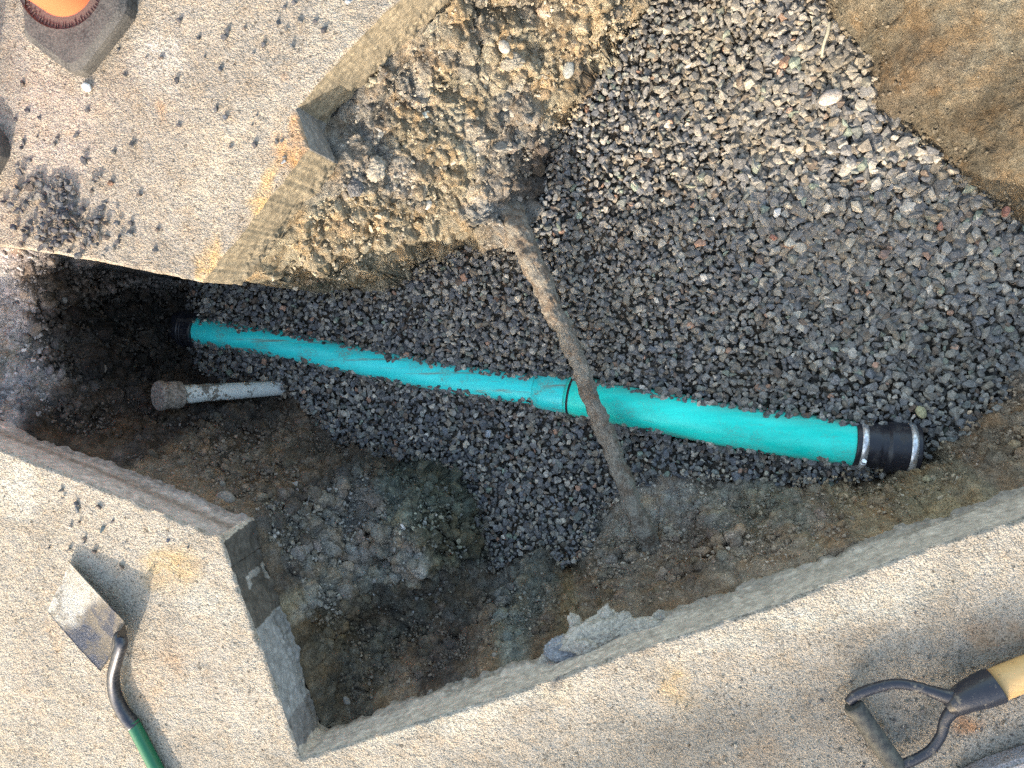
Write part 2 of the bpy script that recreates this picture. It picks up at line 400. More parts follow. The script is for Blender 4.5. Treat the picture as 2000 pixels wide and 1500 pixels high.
TP = np.array([hit(a, b)[:2] for a, b, c in TC]); TCc = np.array([c for a, b, c in TC]); _k = TCc.max(1) < .24; _k[[i for i, t_ in enumerate(TC) if t_[0] > 1600 and t_[1] < 450 or (t_[0] < 480 and t_[1] > 520)]] = False; TCc[_k] *= 1.75
for _i, t_ in enumerate(TC):
    if t_[0] > 1090 and t_[1] > 840: TCc[_i] *= np.array([1.42, 1.36, 1.30])
def tint_at(X, Y):
    T = np.zeros((len(cx)*len(cy), 3)); 
    return T
_P = P3(CXg.ravel(), CYg.ravel())
_wx = CXg.ravel()+.042*fbm(_P, 10, 4, 5, .65); _wy = CYg.ravel()+.042*fbm(_P, 10, 4, 9, .65)
_W = np.zeros(len(_P)); _T = np.zeros((len(_P), 3))
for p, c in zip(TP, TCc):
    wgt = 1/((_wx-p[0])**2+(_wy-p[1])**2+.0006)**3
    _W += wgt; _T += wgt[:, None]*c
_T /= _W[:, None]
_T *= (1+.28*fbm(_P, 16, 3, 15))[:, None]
TINT = _T.reshape(len(cx), len(cy), 3)

# ------------------------------------------------------------------ soil mesh
H = .0022
xs = axis(GX0, GX1, H); ys = axis(GY0, GY1, H)
X, Y = np.meshgrid(xs, ys, indexing='ij'); NX, NY = X.shape
Xf, Yf = X.ravel(), Y.ravel()
infine = ((Xf > GX0-.2) & (Xf < GX1+.2) & (Yf > GY0-.2) & (Yf < GY1+.2))
Z = bil(CZ, Xf, Yf); Z[~infine] = -.16
dA = bil(sdf(POLY_A, CXg, CYg), Xf, Yf); dB = bil(sdf(POLY_B, CXg, CYg), Xf, Yf)
dA[~infine] = sdf(POLY_A, Xf[~infine], Yf[~infine]); dB[~infine] = sdf(POLY_B, Xf[~infine], Yf[~infine])
dG = bil(sdf(GBP, CXg, CYg), Xf, Yf)
free = (dA > -.03) & (dB > -.03) & (dG > -.03) & infine
# base normals
Z2 = Z.reshape(NX, NY)
gx = np.gradient(Z2, xs, axis=0).ravel(); gy = np.gradient(Z2, ys, axis=1).ravel()
nl = np.sqrt(1+gx*gx+gy*gy); Nx, Ny, Nz = -gx/nl, -gy/nl, 1/nl
disp = np.zeros(len(Xf)); fi = np.where(free)[0]
Pf = P3(Xf[fi], Yf[fi], 0); Pf[:, 2] = Z[fi]
# how rough each place is: very lumpy on the upper bank, smooth on the sand bank
RC = [(700, 450, 1.6), (900, 200, 1.8), (1050, 100, 1.8), (980, 380, 1.4), (800, 300, 1.6), (550, 540, 1.0), (1800, 100, .35), (1950, 250, .6), (1950, 50, .35), (50, 700, 1.2), (150, 620, 1.3), (200, 720, 1.2), (350, 840, 1.3), (480, 860, 1.4),
      (640, 1060, 2.0), (740, 1000, 1.9), (800, 1080, 1.7), (620, 1180, 2.0), (850, 1180, 1.3), (700, 1280, 1.4), (1000, 1200, 1.3), (1200, 1100, 1.2), (1400, 1050, 1.3), (1700, 1000, 1.6), (1900, 900, 1.4), (720, 1340, 1.4), (900, 1280, 1.3), (1250, 980, .7)]
RW = np.zeros(len(fi)); RV = np.zeros(len(fi))
for a, b, r in RC:
    p = hit(a, b); wgt = 1/((Pf[:, 0]-p[0])**2+(Pf[:, 1]-p[1])**2+.002)**2
    RW += wgt; RV += wgt*r
R = RV/RW*(.62+.38*np.clip(1+1.6*pn(Pf, 5.5, 88), 0, 2.2))
Pw = Pf+np.stack([.012*pn(Pf, 22, 71), .012*pn(Pf, 22, 72), .012*pn(Pf, 22, 73)], 1)
d1, d2, ci = worley(Pw, 24, 1)
e1, e2, cj = worley(Pw, 62, 2)
lump = (.55-d1)*.022*(.4+1.2*ci)+np.clip(d2-d1, 0, .25)*.022
lump2 = (.5-e1)*.010*(cj > .35)+np.clip(e2-e1, 0, .2)*.006
dsp = R*(.013*fbm(Pf, 11, 3, 21)+.5*lump+.9*lump2)+.0045*R*fbm(Pf, 38, 3, 25)+(.35+.65*np.clip(R, 0, 1.2))*(.0032*fbm(Pf, 75, 3, 31))
dsp -= .006*R
ca_, sa_ = math.cos(.324), math.sin(.324)
Uu, Vv = Pf[:, 0]*ca_+Pf[:, 1]*sa_, -Pf[:, 0]*sa_+Pf[:, 1]*ca_
wr_ = sstep(.36, .12, dB[fi])*sstep(.0, .03, dB[fi])*sstep(-.40, -.15, Pf[:, 0])
dsp += wr_*(.011*pn(P3(Uu*5, Vv*26, 0)+.3*pn(Pf, 20, 82)[:, None], 1, 81)+.006*pn(P3(Uu*14, Vv*70, 0), 1, 83)-.012*np.clip(pn(P3(Uu*4, Vv*14, 0), 1, 84)-.1, 0, 1))
# ridged strata / scrape marks of the digger bucket along the lower slope
edge = np.minimum(np.abs(dA[fi]), np.abs(dB[fi]))
dsp *= .25+.75*sstep(0, .03, np.minimum(np.maximum(dA[fi], 0), np.maximum(dB[fi], 0)))
dsp += .004*(1-sstep(0, .02, edge))*pn(Pf, 60, 77)
disp[fi] = dsp
# slump bands
Zo = Z+Nz*disp; Xo = Xf+Nx*disp; Yo = Yf+Ny*disp
dA2 = sdf(POLY_A[:], Xo, Yo); dB2 = sdf(POLY_B, Xo, Yo)
Zo = np.where((dA2 < .004), np.minimum(Zo, -TA-.003), Zo)
Zo = np.where((dA2 < -.012), np.minimum(Zo, -TA-.012), Zo)
Zo = np.where((dB2 < .002), np.minimum(Zo, -TB-.001), Zo)
Zo = np.where((dB2 < -.012), np.minimum(Zo, -TB-.012), Zo)
def grid_quads(NX, NY, mask=None):
    i = np.arange((NX-1)*(NY-1)); a = (i//(NY-1))*NY+i % (NY-1)
    Q = np.stack([a, a+NY, a+NY+1, a+1], 1)
    return Q if mask is None else Q[mask]
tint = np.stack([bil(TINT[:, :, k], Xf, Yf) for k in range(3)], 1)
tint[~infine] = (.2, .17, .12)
# pale broken faces on individual clods, darker crumbs in the gaps between them
cl = np.ones(len(Xf)); cl[fi] = 1+np.clip(R, 0, 1.5)*.30*(cj-.45)+np.clip(R, 0, 1.5)*.22*(ci-.5)
tint = tint*cl[:, None]
Q = grid_quads(NX, NY)
deep = ((dA2 < -.06) | (dB2 < -.06)) & infine
Q = Q[~deep[Q].all(axis=1)]
ground = tag(link('ground', npmesh('ground', np.stack([Xo, Yo, Zo], 1), Q, M_SOIL, True, tint)), 'bare earth of the excavated pit', kind='structure')
SOILZ = Zo.reshape(NX, NY)
ifx = np.where((xs > GX0) & (xs < GX1))[0]; ify = np.where((ys > GY0) & (ys < GY1))[0]
def soil_z(x, y):
    i = np.searchsorted(xs, x); j = np.searchsorted(ys, y)
    return float(SOILZ[min(max(i, 0), NX-1), min(max(j, 0), NY-1)])
def soil_hit(px, py):
    d = ray(px, py); z = 0.02
    while z > -1.2:
        t = (z-HC)/d[2]
        if z <= soil_z(d[0]*t, d[1]*t): break
        z -= .002
    return at(px, py, z)

# ------------------------------------------------------------------ pavement slabs
def pavement(name, poly, thick, rng, h, stains, jag, label, base, cutcol):
    xs = axis(rng[0], rng[1], h); ys = axis(rng[2], rng[3], h)
    X, Y = np.meshgrid(xs, ys, indexing='ij'); NX, NY = X.shape; x, y = X.ravel(), Y.ravel()
    P = P3(x, y)
    def D(x, y):
        P = P3(x, y)
        return sdf(poly, x, y)+jag*(pn(P, 35, 4)*.6+pn(P, 110, 5)*.5+np.abs(pn(P, 14, 6))*.7-.2)
    d = D(x, y)
    ins = d < 0
    Q = grid_quads(NX, NY); Q = Q[ins[Q].any(axis=1)]
    used = np.unique(Q); mv = used[~ins[used]]
    for _ in range(3):
        e = 4e-4; dd = D(x[mv], y[mv]); gx = (D(x[mv]+e, y[mv])-dd)/e; gy = (D(x[mv], y[mv]+e)-dd)/e
        g2 = np.maximum(gx*gx+gy*gy, .5); x[mv] -= dd*gx/g2; y[mv] -= dd*gy/g2
    P = P3(x, y); d = D(x, y)
    z = .0022*fbm(P, 5, 3, 41)+.0010*fbm(P, 60, 3, 43)+.0007*pn(P, 210, 44)
    z = z-.006*np.clip(1+d/.006, 0, 1)**2*(.5+pn(P, 45, 46))-.0015*np.clip(1+d/.004, 0, 1)
    pit = worley(P, 34, 47)[0]; z -= .0022*np.clip(1-pit/.13, 0, 1)
    col = np.zeros((len(x), 3))+base
    wx, wy = x+.02*fbm(P, 14, 4, 51), y+.02*fbm(P, 14, 4, 52)
    for (px, py, rpx, ry, ang, c, s) in stains:  # stains, and on the lower slab painted shade patches too
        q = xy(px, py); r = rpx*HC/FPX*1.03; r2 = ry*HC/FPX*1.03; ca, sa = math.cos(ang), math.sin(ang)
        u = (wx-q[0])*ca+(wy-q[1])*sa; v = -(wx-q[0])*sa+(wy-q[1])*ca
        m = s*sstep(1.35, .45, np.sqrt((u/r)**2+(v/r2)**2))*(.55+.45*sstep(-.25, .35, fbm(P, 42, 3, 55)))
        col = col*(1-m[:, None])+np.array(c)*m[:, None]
    # rim loop
    E = np.concatenate([Q[:, [0, 1]], Q[:, [1, 2]], Q[:, [2, 3]], Q[:, [3, 0]]])
    key = np.sort(E, 1); kk = key[:, 0].astype(np.int64)*(NX*NY)+key[:, 1]
    _, idx, cnt = np.unique(kk, return_index=True, return_counts=True)
    B = E[idx[cnt == 1]]
    rim = np.unique(B); mp = -np.ones(NX*NY, int); mp[rim] = np.arange(len(rim))
    e = 1e-3; gx = (D(x[rim]+e, y[rim])-d[rim])/e; gy = (D(x[rim], y[rim]+e)-d[rim])/e
    gl = np.hypot(gx, gy)+1e-6; gx /= gl; gy /= gl
    rows = 34; V = [np.stack([x, y, z], 1)]; base_i = len(x); Qs = [Q]; cols = [col]
    RX, RY = x[rim], y[rim]
    Bm = mp[B]
    cc = np.zeros((len(rim), 3))+cutcol
    def near(px, py, rp): return np.hypot(RX-xy(px, py)[0], RY-xy(px, py)[1]) < rp*HC/FPX
    if thick == TB:
        cc[RX < xy(425, 1050)[0]] = (.50, .44, .41)
    else:
        m = near(590, 250, 42); cc[m] = (.27, .265, .26)
    for k in range(0, rows+1):
        t = k/rows; zz = z[rim]*(1-t)-thick*t
        Pr = P3(RX, RY, 0); Pr[:, 2] = zz
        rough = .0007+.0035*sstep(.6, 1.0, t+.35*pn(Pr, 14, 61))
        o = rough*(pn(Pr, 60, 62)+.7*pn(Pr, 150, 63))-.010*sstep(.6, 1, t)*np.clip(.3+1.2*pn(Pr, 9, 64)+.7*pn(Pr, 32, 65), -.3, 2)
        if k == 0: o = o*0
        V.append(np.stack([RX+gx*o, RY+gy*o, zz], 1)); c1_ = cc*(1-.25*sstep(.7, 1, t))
        if thick == TB:
            wx_ = .020*fbm(Pr, 22, 2, 66, .5)
            for (px, py, rp, c_) in ((455, 1105, 60, (.115, .105, .095)), (488, 1185, 52, (.13, .115, .10)), (470, 1152, 20, (.38, .36, .34)), (555, 1330, 130, (.34, .335, .335)), (575, 1440, 40, (.24, .225, .22))):
                m = (np.hypot(RX-xy(px, py)[0]+wx_, RY-xy(px, py)[1]+wx_) < rp*HC/FPX) & (RX < xy(640, 1480)[0]) & (RX > xy(424, 1050)[0]-.004)
                if rp == 20: m &= t > .25
                c1_[m] = c_
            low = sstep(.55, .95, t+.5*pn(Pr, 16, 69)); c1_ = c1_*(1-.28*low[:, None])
        if thick == TB:
            st = np.exp(-((t-.52+.10*pn(P3(RX, RY), 4, 68))/.13)**2)*(RX < xy(425, 1050)[0]); c1_ = c1_*(1-.6*st[:, None])+np.array([.15, .10, .065])*.6*st[:, None]
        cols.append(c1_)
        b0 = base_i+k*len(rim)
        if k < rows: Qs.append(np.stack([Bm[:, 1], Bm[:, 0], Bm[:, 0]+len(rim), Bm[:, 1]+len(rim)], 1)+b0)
    me_top_n = len(Q)
    V = np.concatenate(V); Qs = np.concatenate(Qs); cols = np.concatenate(cols)
    # drop unused grid points
    use = np.zeros(len(V), bool); use[Qs] = True; re = np.cumsum(use)-1
    me = npmesh(name, V[use], re[Qs], M_CONC, True, cols[use])
    me.materials.append(M_CUT)
    mi = np.zeros(len(me.polygons), np.int32); mi[me_top_n:] = 1
    me.polygons.foreach_set('material_index', mi); me.update()
    return tag(link(name, me), label, kind='structure')
PALE, TANC = (.31, .273, .228), (.43, .36, .27)
RUST, OCHR, DIRT_SHADE = (.46, .24, .09), (.50, .32, .13), (.26, .225, .185)
pavement('pavement', POLY_A, TA, (FX0, xy(800, -15)[0]+.02, xy(390, 560)[1]-.02, FY1), .0022,
         [(560, 300, 55, 28, -.9+3.14, RUST, .95), (520, 370, 60, 20, .9, OCHR, .8), (400, 490, 45, 26, .9, OCHR, .75), (585, 262, 18, 25, .3, RUST, .9), (385, 530, 12, 10, 0, OCHR, .7), (300, 210, 12, 25, 0, RUST, .35), (460, 480, 20, 12, .9, (.2, .2, .2), .6),
          (150, 420, 120, 60, 0, (.40, .345, .29), .5), (300, 120, 60, 60, 0, (.46,.44,.40), .6), (560, 155, 12, 14, 0, (.42, .27, .17), .7), (450, 300, 150, 90, .6, (.47, .41, .33), .6), (660, 40, 80, 60, .8, (.36, .33, .28), .6), (100, 250, 100, 160, 0, (.46, .39, .34), .5)],
         .0022, 'pale concrete slab with rust stains', PALE, (.29, .25, .185))
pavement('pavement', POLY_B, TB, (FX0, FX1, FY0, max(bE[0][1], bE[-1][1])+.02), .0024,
         [(340, 1110, 60, 55, .3, (.46, .33, .17), .7), (260, 1340, 70, 90, 0, (.44, .34, .24), .6), (340, 1290, 40, 40, 0, (.36, .26, .18), .6), (60, 1330, 40, 90, 0, (.36, .31, .26), .6), (110, 1250, 15, 60, .2, (.34, .25, .17), .5), (30, 960, 60, 60, 0, (.48,.45,.39), .7),
          (420, 1180, 90, 40, -.3, (.42,.40,.35), .7), (430, 1350, 60, 120, .6, (.40, .36, .31), .6), (1330, 1340, 35, 60, .4, (.47, .33, .17), .6), (1500, 1480, 60, 30, .4, (.42, .27, .15), .5), (1100, 1350, 30, 24, 0, (.44, .35, .22), .5),
          (1800, 1330, 260, 120, .33, DIRT_SHADE, .8), (1500, 1450, 320, 100, .2, DIRT_SHADE, .75), (1950, 1230, 120, 60, .33, DIRT_SHADE, .7), (1100, 1500, 250, 60, 0, (.32, .28, .23), .6), (1930, 1240, 60, 30, .3, (.38, .24, .14), .5), (1880, 1400, 30, 25, 0, (.34, .17, .08), .6),  # darker patches: dusty dirt tone that also paints the corner's soft shade
          (900, 1400, 260, 24, .32, (.49,.46,.39), .5), (1600, 1200, 300, 30, .33, (.49,.46,.39), .6), (1090, 1335, 16, 12, 0, (.13, .125, .125), .9), (160, 960, 90, 25, -.4, (.42, .38, .33), .5)],
         .0020, 'pale gritty concrete slab around the lower side of the pit', (.362, .322, .268), (.58, .505, .43))

# ------------------------------------------------------------------ stones
def hull_proto(seed, n=15, sub=False, flat=.62, el=.8):
    r = random.Random(seed); bm = bmesh.new()
    for _ in range(n):
        v = Vector((r.gauss(0, 1), r.gauss(0, 1), r.gauss(0, 1))).normalized()*(r.uniform(.8, 1.0))
        bm.verts.new((v.x, v.y*el*r.uniform(.95, 1.05), v.z*flat))
    g = bmesh.ops.convex_hull(bm, input=bm.verts)
    bmesh.ops.delete(bm, geom=[v for v in bm.verts if not v.link_faces], context='VERTS')
    if sub:
        bmesh.ops.bevel(bm, geom=list(bm.edges), offset=.07, segments=1, affect='EDGES', clamp_overlap=True)
    bmesh.ops.triangulate(bm, faces=bm.faces)
    bm.normal_update(); bm.verts.index_update()
    V = np.array([v.co[:] for v in bm.verts]); F = np.array([[v.index for v in f.verts] for f in bm.faces]); bm.free()
    return V, F
PROT = [hull_proto(s, 10+s % 7, False, .5+.35*((s*37 % 10)/10), .6+.35*((s*53 % 10)/10)) for s in range(48)]
def rand_rot(n, tilt=1.0):
    q = RNG.normal(size=(n, 4)); q /= np.linalg.norm(q, axis=1)[:, None]
    w_, x_, y_, z_ = q.T
    return np.stack([1-2*(y_*y_+z_*z_), 2*(x_*y_-z_*w_), 2*(x_*z_+y_*w_), 2*(x_*y_+z_*w_), 1-2*(x_*x_+z_*z_), 2*(y_*z_-x_*w_), 2*(x_*z_-y_*w_), 2*(y_*z_+x_*w_), 1-2*(x_*x_+y_*y_)], 1).reshape(n, 3, 3)
def flat_rot(n, tilt):
    a = RNG.uniform(0, 6.283, n); R1 = np.zeros((n, 3, 3)); R1[:, 0, 0] = np.cos(a); R1[:, 0, 1] = -np.sin(a); R1[:, 1, 0] = np.sin(a); R1[:, 1, 1] = np.cos(a); R1[:, 2, 2] = 1
    b = RNG.normal(0, tilt, n); c = RNG.uniform(0, 6.283, n)
    ux, uy = np.cos(c), np.sin(c); cb, sb = np.cos(b), np.sin(b)
    R2 = np.zeros((n, 3, 3)); R2[:, 0, 0] = cb+ux*ux*(1-cb); R2[:, 0, 1] = ux*uy*(1-cb); R2[:, 0, 2] = uy*sb
    R2[:, 1, 0] = ux*uy*(1-cb); R2[:, 1, 1] = cb+uy*uy*(1-cb); R2[:, 1, 2] = -ux*sb; R2[:, 2, 0] = -uy*sb; R2[:, 2, 1] = ux*sb; R2[:, 2, 2] = cb
    return R2 @ R1
def stone_field(name, pos, rad, cols, mat, tilt=.6, protos=PROT):
    n = len(pos); R = flat_rot(n, tilt); pid = RNG.integers(0, len(protos), n)
    Vs, Fs, Cs = [], [], []; off = 0
    for k in range(len(protos)):
        idx = np.where(pid == k)[0]
        if not len(idx): continue
        PV, PF = protos[k]
        V = np.einsum('nij,vj->nvi', R[idx], PV)*rad[idx][:, None, None]+pos[idx][:, None, :]
        F = PF[None]+(np.arange(len(idx))*len(PV))[:, None, None]+off
        Vs.append(V.reshape(-1, 3)); Fs.append(F.reshape(-1, 3)); Cs.append(np.repeat(cols[idx], len(PV), 0)); off += len(idx)*len(PV)
    return link(name, npmesh(name, np.concatenate(Vs), np.concatenate(Fs), mat, False, np.concatenate(Cs)))
PAL = np.array([(.070, .073, .080), (.095, .098, .102), (.060, .066, .078), (.125, .125, .122), (.16, .155, .145), (.105, .095, .082), (.085, .095, .095), (.20, .19, .17), (.075, .06, .052), (.17, .11, .085), (.27, .26, .245), (.10, .125, .11)])
PALW = np.array([20, 20, 14, 14, 8, 9, 7, 3, 4, 1.0, .7, 2]); PALW = PALW/PALW.sum()

# pipes: where they run (needed so that the stones leave them clear)
def path(pts, n=80):                          # smooth polyline through 3-D points
    P = np.array(pts); t = np.concatenate([[0], np.cumsum(np.linalg.norm(np.diff(P, axis=0), axis=1))]); t /= t[-1]
    m = np.zeros_like(P)
    for i in range(len(P)):
        a, b = max(i-1, 0), min(i+1, len(P)-1); m[i] = (P[b]-P[a])/(t[b]-t[a])
    u = np.linspace(0, 1, n); out = np.zeros((n, 3))
    for q, s in enumerate(u):
        i = min(np.searchsorted(t, s, 'right')-1, len(P)-2); h = t[i+1]-t[i]; k = (s-t[i])/h
        out[q] = (2*k**3-3*k**2+1)*P[i]+(k**3-2*k**2+k)*h*m[i]+(-2*k**3+3*k**2)*P[i+1]+(k**3-k**2)*h*m[i+1]
    return out
PL = path([at(a, b, gz(a, b)-.004) for a, b in ((372, 643), (560, 675), (740, 712), (900, 742), (1095, 768))])
PR = path([at(a, b, gz(a, b)-.004) for a, b in ((1085, 766), (1250, 797), (1450, 835), (1680, 868))])
RL, RR_ = msize(29, PL[30]), msize(43, PR[40])
def dist_path(P, X, Y):
    d = np.full(X.shape, 9.0); zz = np.zeros(X.shape)
    for p in P:
        e = np.hypot(X-p[0], Y-p[1]); m = e < d; zz = np.where(m, p[2], zz); d = np.where(m, e, d)
    return d, zz

# stone bed
def jitter_pts(sp):
    a = np.arange(GBP[:, 0].min(), min(GBP[:, 0].max(), GX1+.15), sp); b = np.arange(GBP[:, 1].min(), min(GBP[:, 1].max(), GY1+.15), sp*.87)
    A, B = np.meshgrid(a, b, indexing='ij'); A = A+((np.arange(len(b)) % 2)*.5*sp)[None]
    A = A.ravel()+RNG.uniform(-.42, .42, A.size)*sp; B = B.ravel()+RNG.uniform(-.42, .42, B.size)*sp
    d = sdf(GBP, A, B)+.010*pn(P3(A, B), 30, 91)
    m = d < .004+.010*pn(P3(A, B), 11, 92); return A[m], B[m], d[m]
pos, rad, col = [], [], []
_ax = xy(1750, 300, -.44)
for layer, (sp, dz) in enumerate([(.0135, -.009), (.0118, .0), (.017, .0055)]):
    A, B, d = jitter_pts(sp)
    zz = bil(CG, A, B)+.010*fbm(P3(A, B), 7, 3, 93)+.006*pn(P3(A, B), 22, 94)
    big = 1+.5*sstep(.62, .1, np.hypot(A-_ax[0], B-_ax[1]))
    r = (.0052+.0084*RNG.random(len(A))**1.4)*big
    if layer == 2: keep = RNG.random(len(A)) < .55
    else: keep = np.ones(len(A), bool)
    zz = zz+dz+RNG.normal(0, .0025, len(A))-.006*sstep(-.02, .005, d)
    for PP, rr, nm in ((PL, RL, 0), (PR, RR_, 1)):
        dp, zp = dist_path(PP, A, B)
        lim = rr*((.60, .78)[nm]+.22*pn(P3(A, B), 14, 95+nm)+.18*pn(P3(A, B), 55, 90+nm))
        clear = dp > lim
        keep &= clear
        hh = np.sqrt(np.clip(1-(dp/rr)**2, 0, 1))
        zz = np.where((dp < rr*1.7) & clear, np.maximum(zz, zp+rr*np.maximum(hh, .5-.9*(dp/rr-1))-.45*r), zz)
    # colour: mostly dark basalt, with a sandy dusting where the backfill was dropped
    c = PAL[RNG.choice(len(PAL), len(A), p=PALW)]*RNG.uniform(.85, 1.6, len(A))[:, None]*(1.5, 1.68, 1.75)[layer]*(.5 if layer == 0 else 1)*np.array([1.09, 1.02, .92])  # lowest layer darkened: painted shade for the gaps between stones
    q = [hit(a, b, CG)[:2] for a, b in ((1390, 100), (1480, 220), (1650, 90), (1700, 500), (1350, 330), (1230, 560), (1900, 700), (1150, 650), (1500, 690), (1850, 430))]
    dust = np.zeros(len(A))
    for (qx, qy), s, rr in zip(q, (.55, .45, .5, .30, .32, .28, .3, .18, .25, .3), (.13, .16, .12, .25, .16, .2, .22, .2, .2, .2)):
        dust = np.maximum(dust, s*np.exp(-((A-qx)**2+(B-qy)**2)/rr**2))
    dust = np.clip(dust*(1+.9*pn(P3(A, B), 16, 97)+RNG.normal(0, .25, len(A))), 0, .85)
    c = c*(1-dust[:, None])+np.array([.225, .195, .145])*dust[:, None]
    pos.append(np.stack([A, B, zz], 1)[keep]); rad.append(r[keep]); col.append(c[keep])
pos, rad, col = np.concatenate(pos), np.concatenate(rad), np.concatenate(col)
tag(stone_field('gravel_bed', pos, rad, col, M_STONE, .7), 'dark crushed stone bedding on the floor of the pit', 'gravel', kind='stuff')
print('stones', len(pos))
# sand and fines between the stones
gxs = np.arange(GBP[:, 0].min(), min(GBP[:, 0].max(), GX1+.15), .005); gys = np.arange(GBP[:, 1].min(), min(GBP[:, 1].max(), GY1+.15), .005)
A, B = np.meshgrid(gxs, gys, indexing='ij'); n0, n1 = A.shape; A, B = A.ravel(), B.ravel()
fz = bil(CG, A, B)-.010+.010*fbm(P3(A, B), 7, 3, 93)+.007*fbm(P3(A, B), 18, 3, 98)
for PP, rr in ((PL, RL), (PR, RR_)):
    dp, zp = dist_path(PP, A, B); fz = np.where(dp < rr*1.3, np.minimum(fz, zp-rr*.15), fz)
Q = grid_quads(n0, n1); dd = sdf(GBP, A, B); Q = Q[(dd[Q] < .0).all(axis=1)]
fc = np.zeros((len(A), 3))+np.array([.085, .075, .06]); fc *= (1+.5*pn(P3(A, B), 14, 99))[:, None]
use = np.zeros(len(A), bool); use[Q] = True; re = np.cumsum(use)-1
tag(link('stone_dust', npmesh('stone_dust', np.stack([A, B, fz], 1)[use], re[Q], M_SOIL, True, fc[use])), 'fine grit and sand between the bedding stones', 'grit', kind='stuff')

# crumbs, clods and small aggregate lying on and sticking out of the soil
def soil_hits(px, py):
    D = np.stack([px-1000.0, 750.0-py, np.full(len(px), -FPX)], 1) @ RM.T
    out = np.zeros((len(px), 3)); live = np.ones(len(px), bool); z = .0
    while z > -1.0 and live.any():
        t = (z-HC)/D[:, 2]; x, y = D[:, 0]*t, D[:, 1]*t
        i = np.clip(np.searchsorted(xs, x), 0, NX-1); j = np.clip(np.searchsorted(ys, y), 0, NY-1)
        h = live & (SOILZ[i, j] >= z); out[h] = np.stack([x, y, np.full(len(x), z)], 1)[h]; live &= ~h
        z -= .0025
    return out[~live]
def soil_scatter(name, specs, label, cat):
    pos, rad, col = [], [], []
    for (poly, n, rmin, rmax, pal, sink) in specs:
        wp = np.array(poly, float); lo, hi = wp.min(0), wp.max(0)
        pts = RNG.uniform(lo, hi, (int(n*2.6), 2)); pts = pts[sdf(wp, pts[:, 0], pts[:, 1]) < 0][:n]
        P = soil_hits(pts[:, 0], pts[:, 1])
        P = P[(sdf(POLY_A, P[:, 0], P[:, 1]) > .004) & (sdf(POLY_B, P[:, 0], P[:, 1]) > .004) & (sdf(GBP, P[:, 0], P[:, 1]) > -.008)]
        r = rmin*(rmax/rmin)**(RNG.random(len(P))**2.4); P[:, 2] += r*(.35-sink)
        cl_ = np.array(pal)[RNG.integers(0, len(pal), len(P))]*.4+.6*np.stack([bil(TINT[:, :, k], P[:, 0], P[:, 1]) for k in range(3)], 1)
        pos.append(P); rad.append(r); col.append(cl_*RNG.uniform(.6, 1.5, len(P))[:, None])
    print(name, sum(map(len, pos)))
    return tag(stone_field(name, np.concatenate(pos), np.concatenate(rad), np.concatenate(col), M_STONE, .8), label, cat, kind='stuff')
BANK = [(440, 560), (600, 330), (680, 300), (600, 220), (800, 0), (900, -60), (1280, -60), (1240, 60), (1100, 240), (1040, 380), (980, 440), (860, 440), (760, 520), (650, 565)]
TANP = [(.30, .26, .19), (.36, .31, .23), (.24, .215, .17), (.20, .19, .18), (.13, .125, .12), (.42, .38, .32), (.26, .2, .15)]
DARKP = [(.19, .16, .13), (.23, .2, .17), (.15, .13, .11), (.27, .25, .225), (.34, .32, .3)]
BR = [(.27, .21, .15), (.22, .17, .125), (.33, .26, .19), (.17, .14, .11), (.38, .34, .29)]
DK2 = [(.10, .085, .07), (.13, .11, .095), (.075, .065, .055), (.17, .155, .14), (.12, .09, .07)]
soil_scatter('soil_crumbs', [
    (BANK, 3200, .0016, .008, TANP[:4], .5), (BANK, 150, .006, .016, TANP, .8),
    ([(1620, -30), (2030, -30), (2030, 440), (1850, 300), (1710, 200)], 500, .0008, .003, [(.2, .165, .12), (.14, .115, .08), (.25, .22, .175)], .3),
    ([(0, 490), (110, 500), (90, 600), (100, 800), (60, 830), (0, 830)], 900, .0016, .009, [(.36, .33, .32), (.28, .25, .25), (.2, .19, .2), (.42, .38, .36)], .5),
    ([(90, 510), (390, 560), (360, 720), (300, 745), (120, 820), (80, 700)], 2600, .0022, .012, [tuple(v*.55 for v in c_) for c_ in DK2], .45),  # crumbs dimmed as well, painting the shade of the overhang
    ([(90, 820), (300, 750), (560, 800), (700, 880), (560, 960), (460, 990)], 3000, .0014, .007, DK2, .45),
    ([(480, 1000), (620, 930), (700, 900), (900, 950), (950, 1100), (820, 1200), (640, 1200)], 3200, .0016, .009, [(.26, .26, .25), (.2, .205, .2), (.3, .27, .2), (.22, .25, .2), (.15, .14, .12), (.33, .33, .34)], .5),
    ([(600, 1200), (820, 1200), (1060, 1120), (1150, 1180), (900, 1330), (700, 1400)], 3200, .0012, .007, BR+DK2, .45),
    ([(1130, 1080), (1250, 960), (1500, 950), (1700, 950), (1830, 900), (2030, 800), (2030, 980), (1500, 1130), (1200, 1220)], 5200, .0011, .0065, BR, .45)],
    'crumbs and small clods of earth over the pit walls', 'earth')
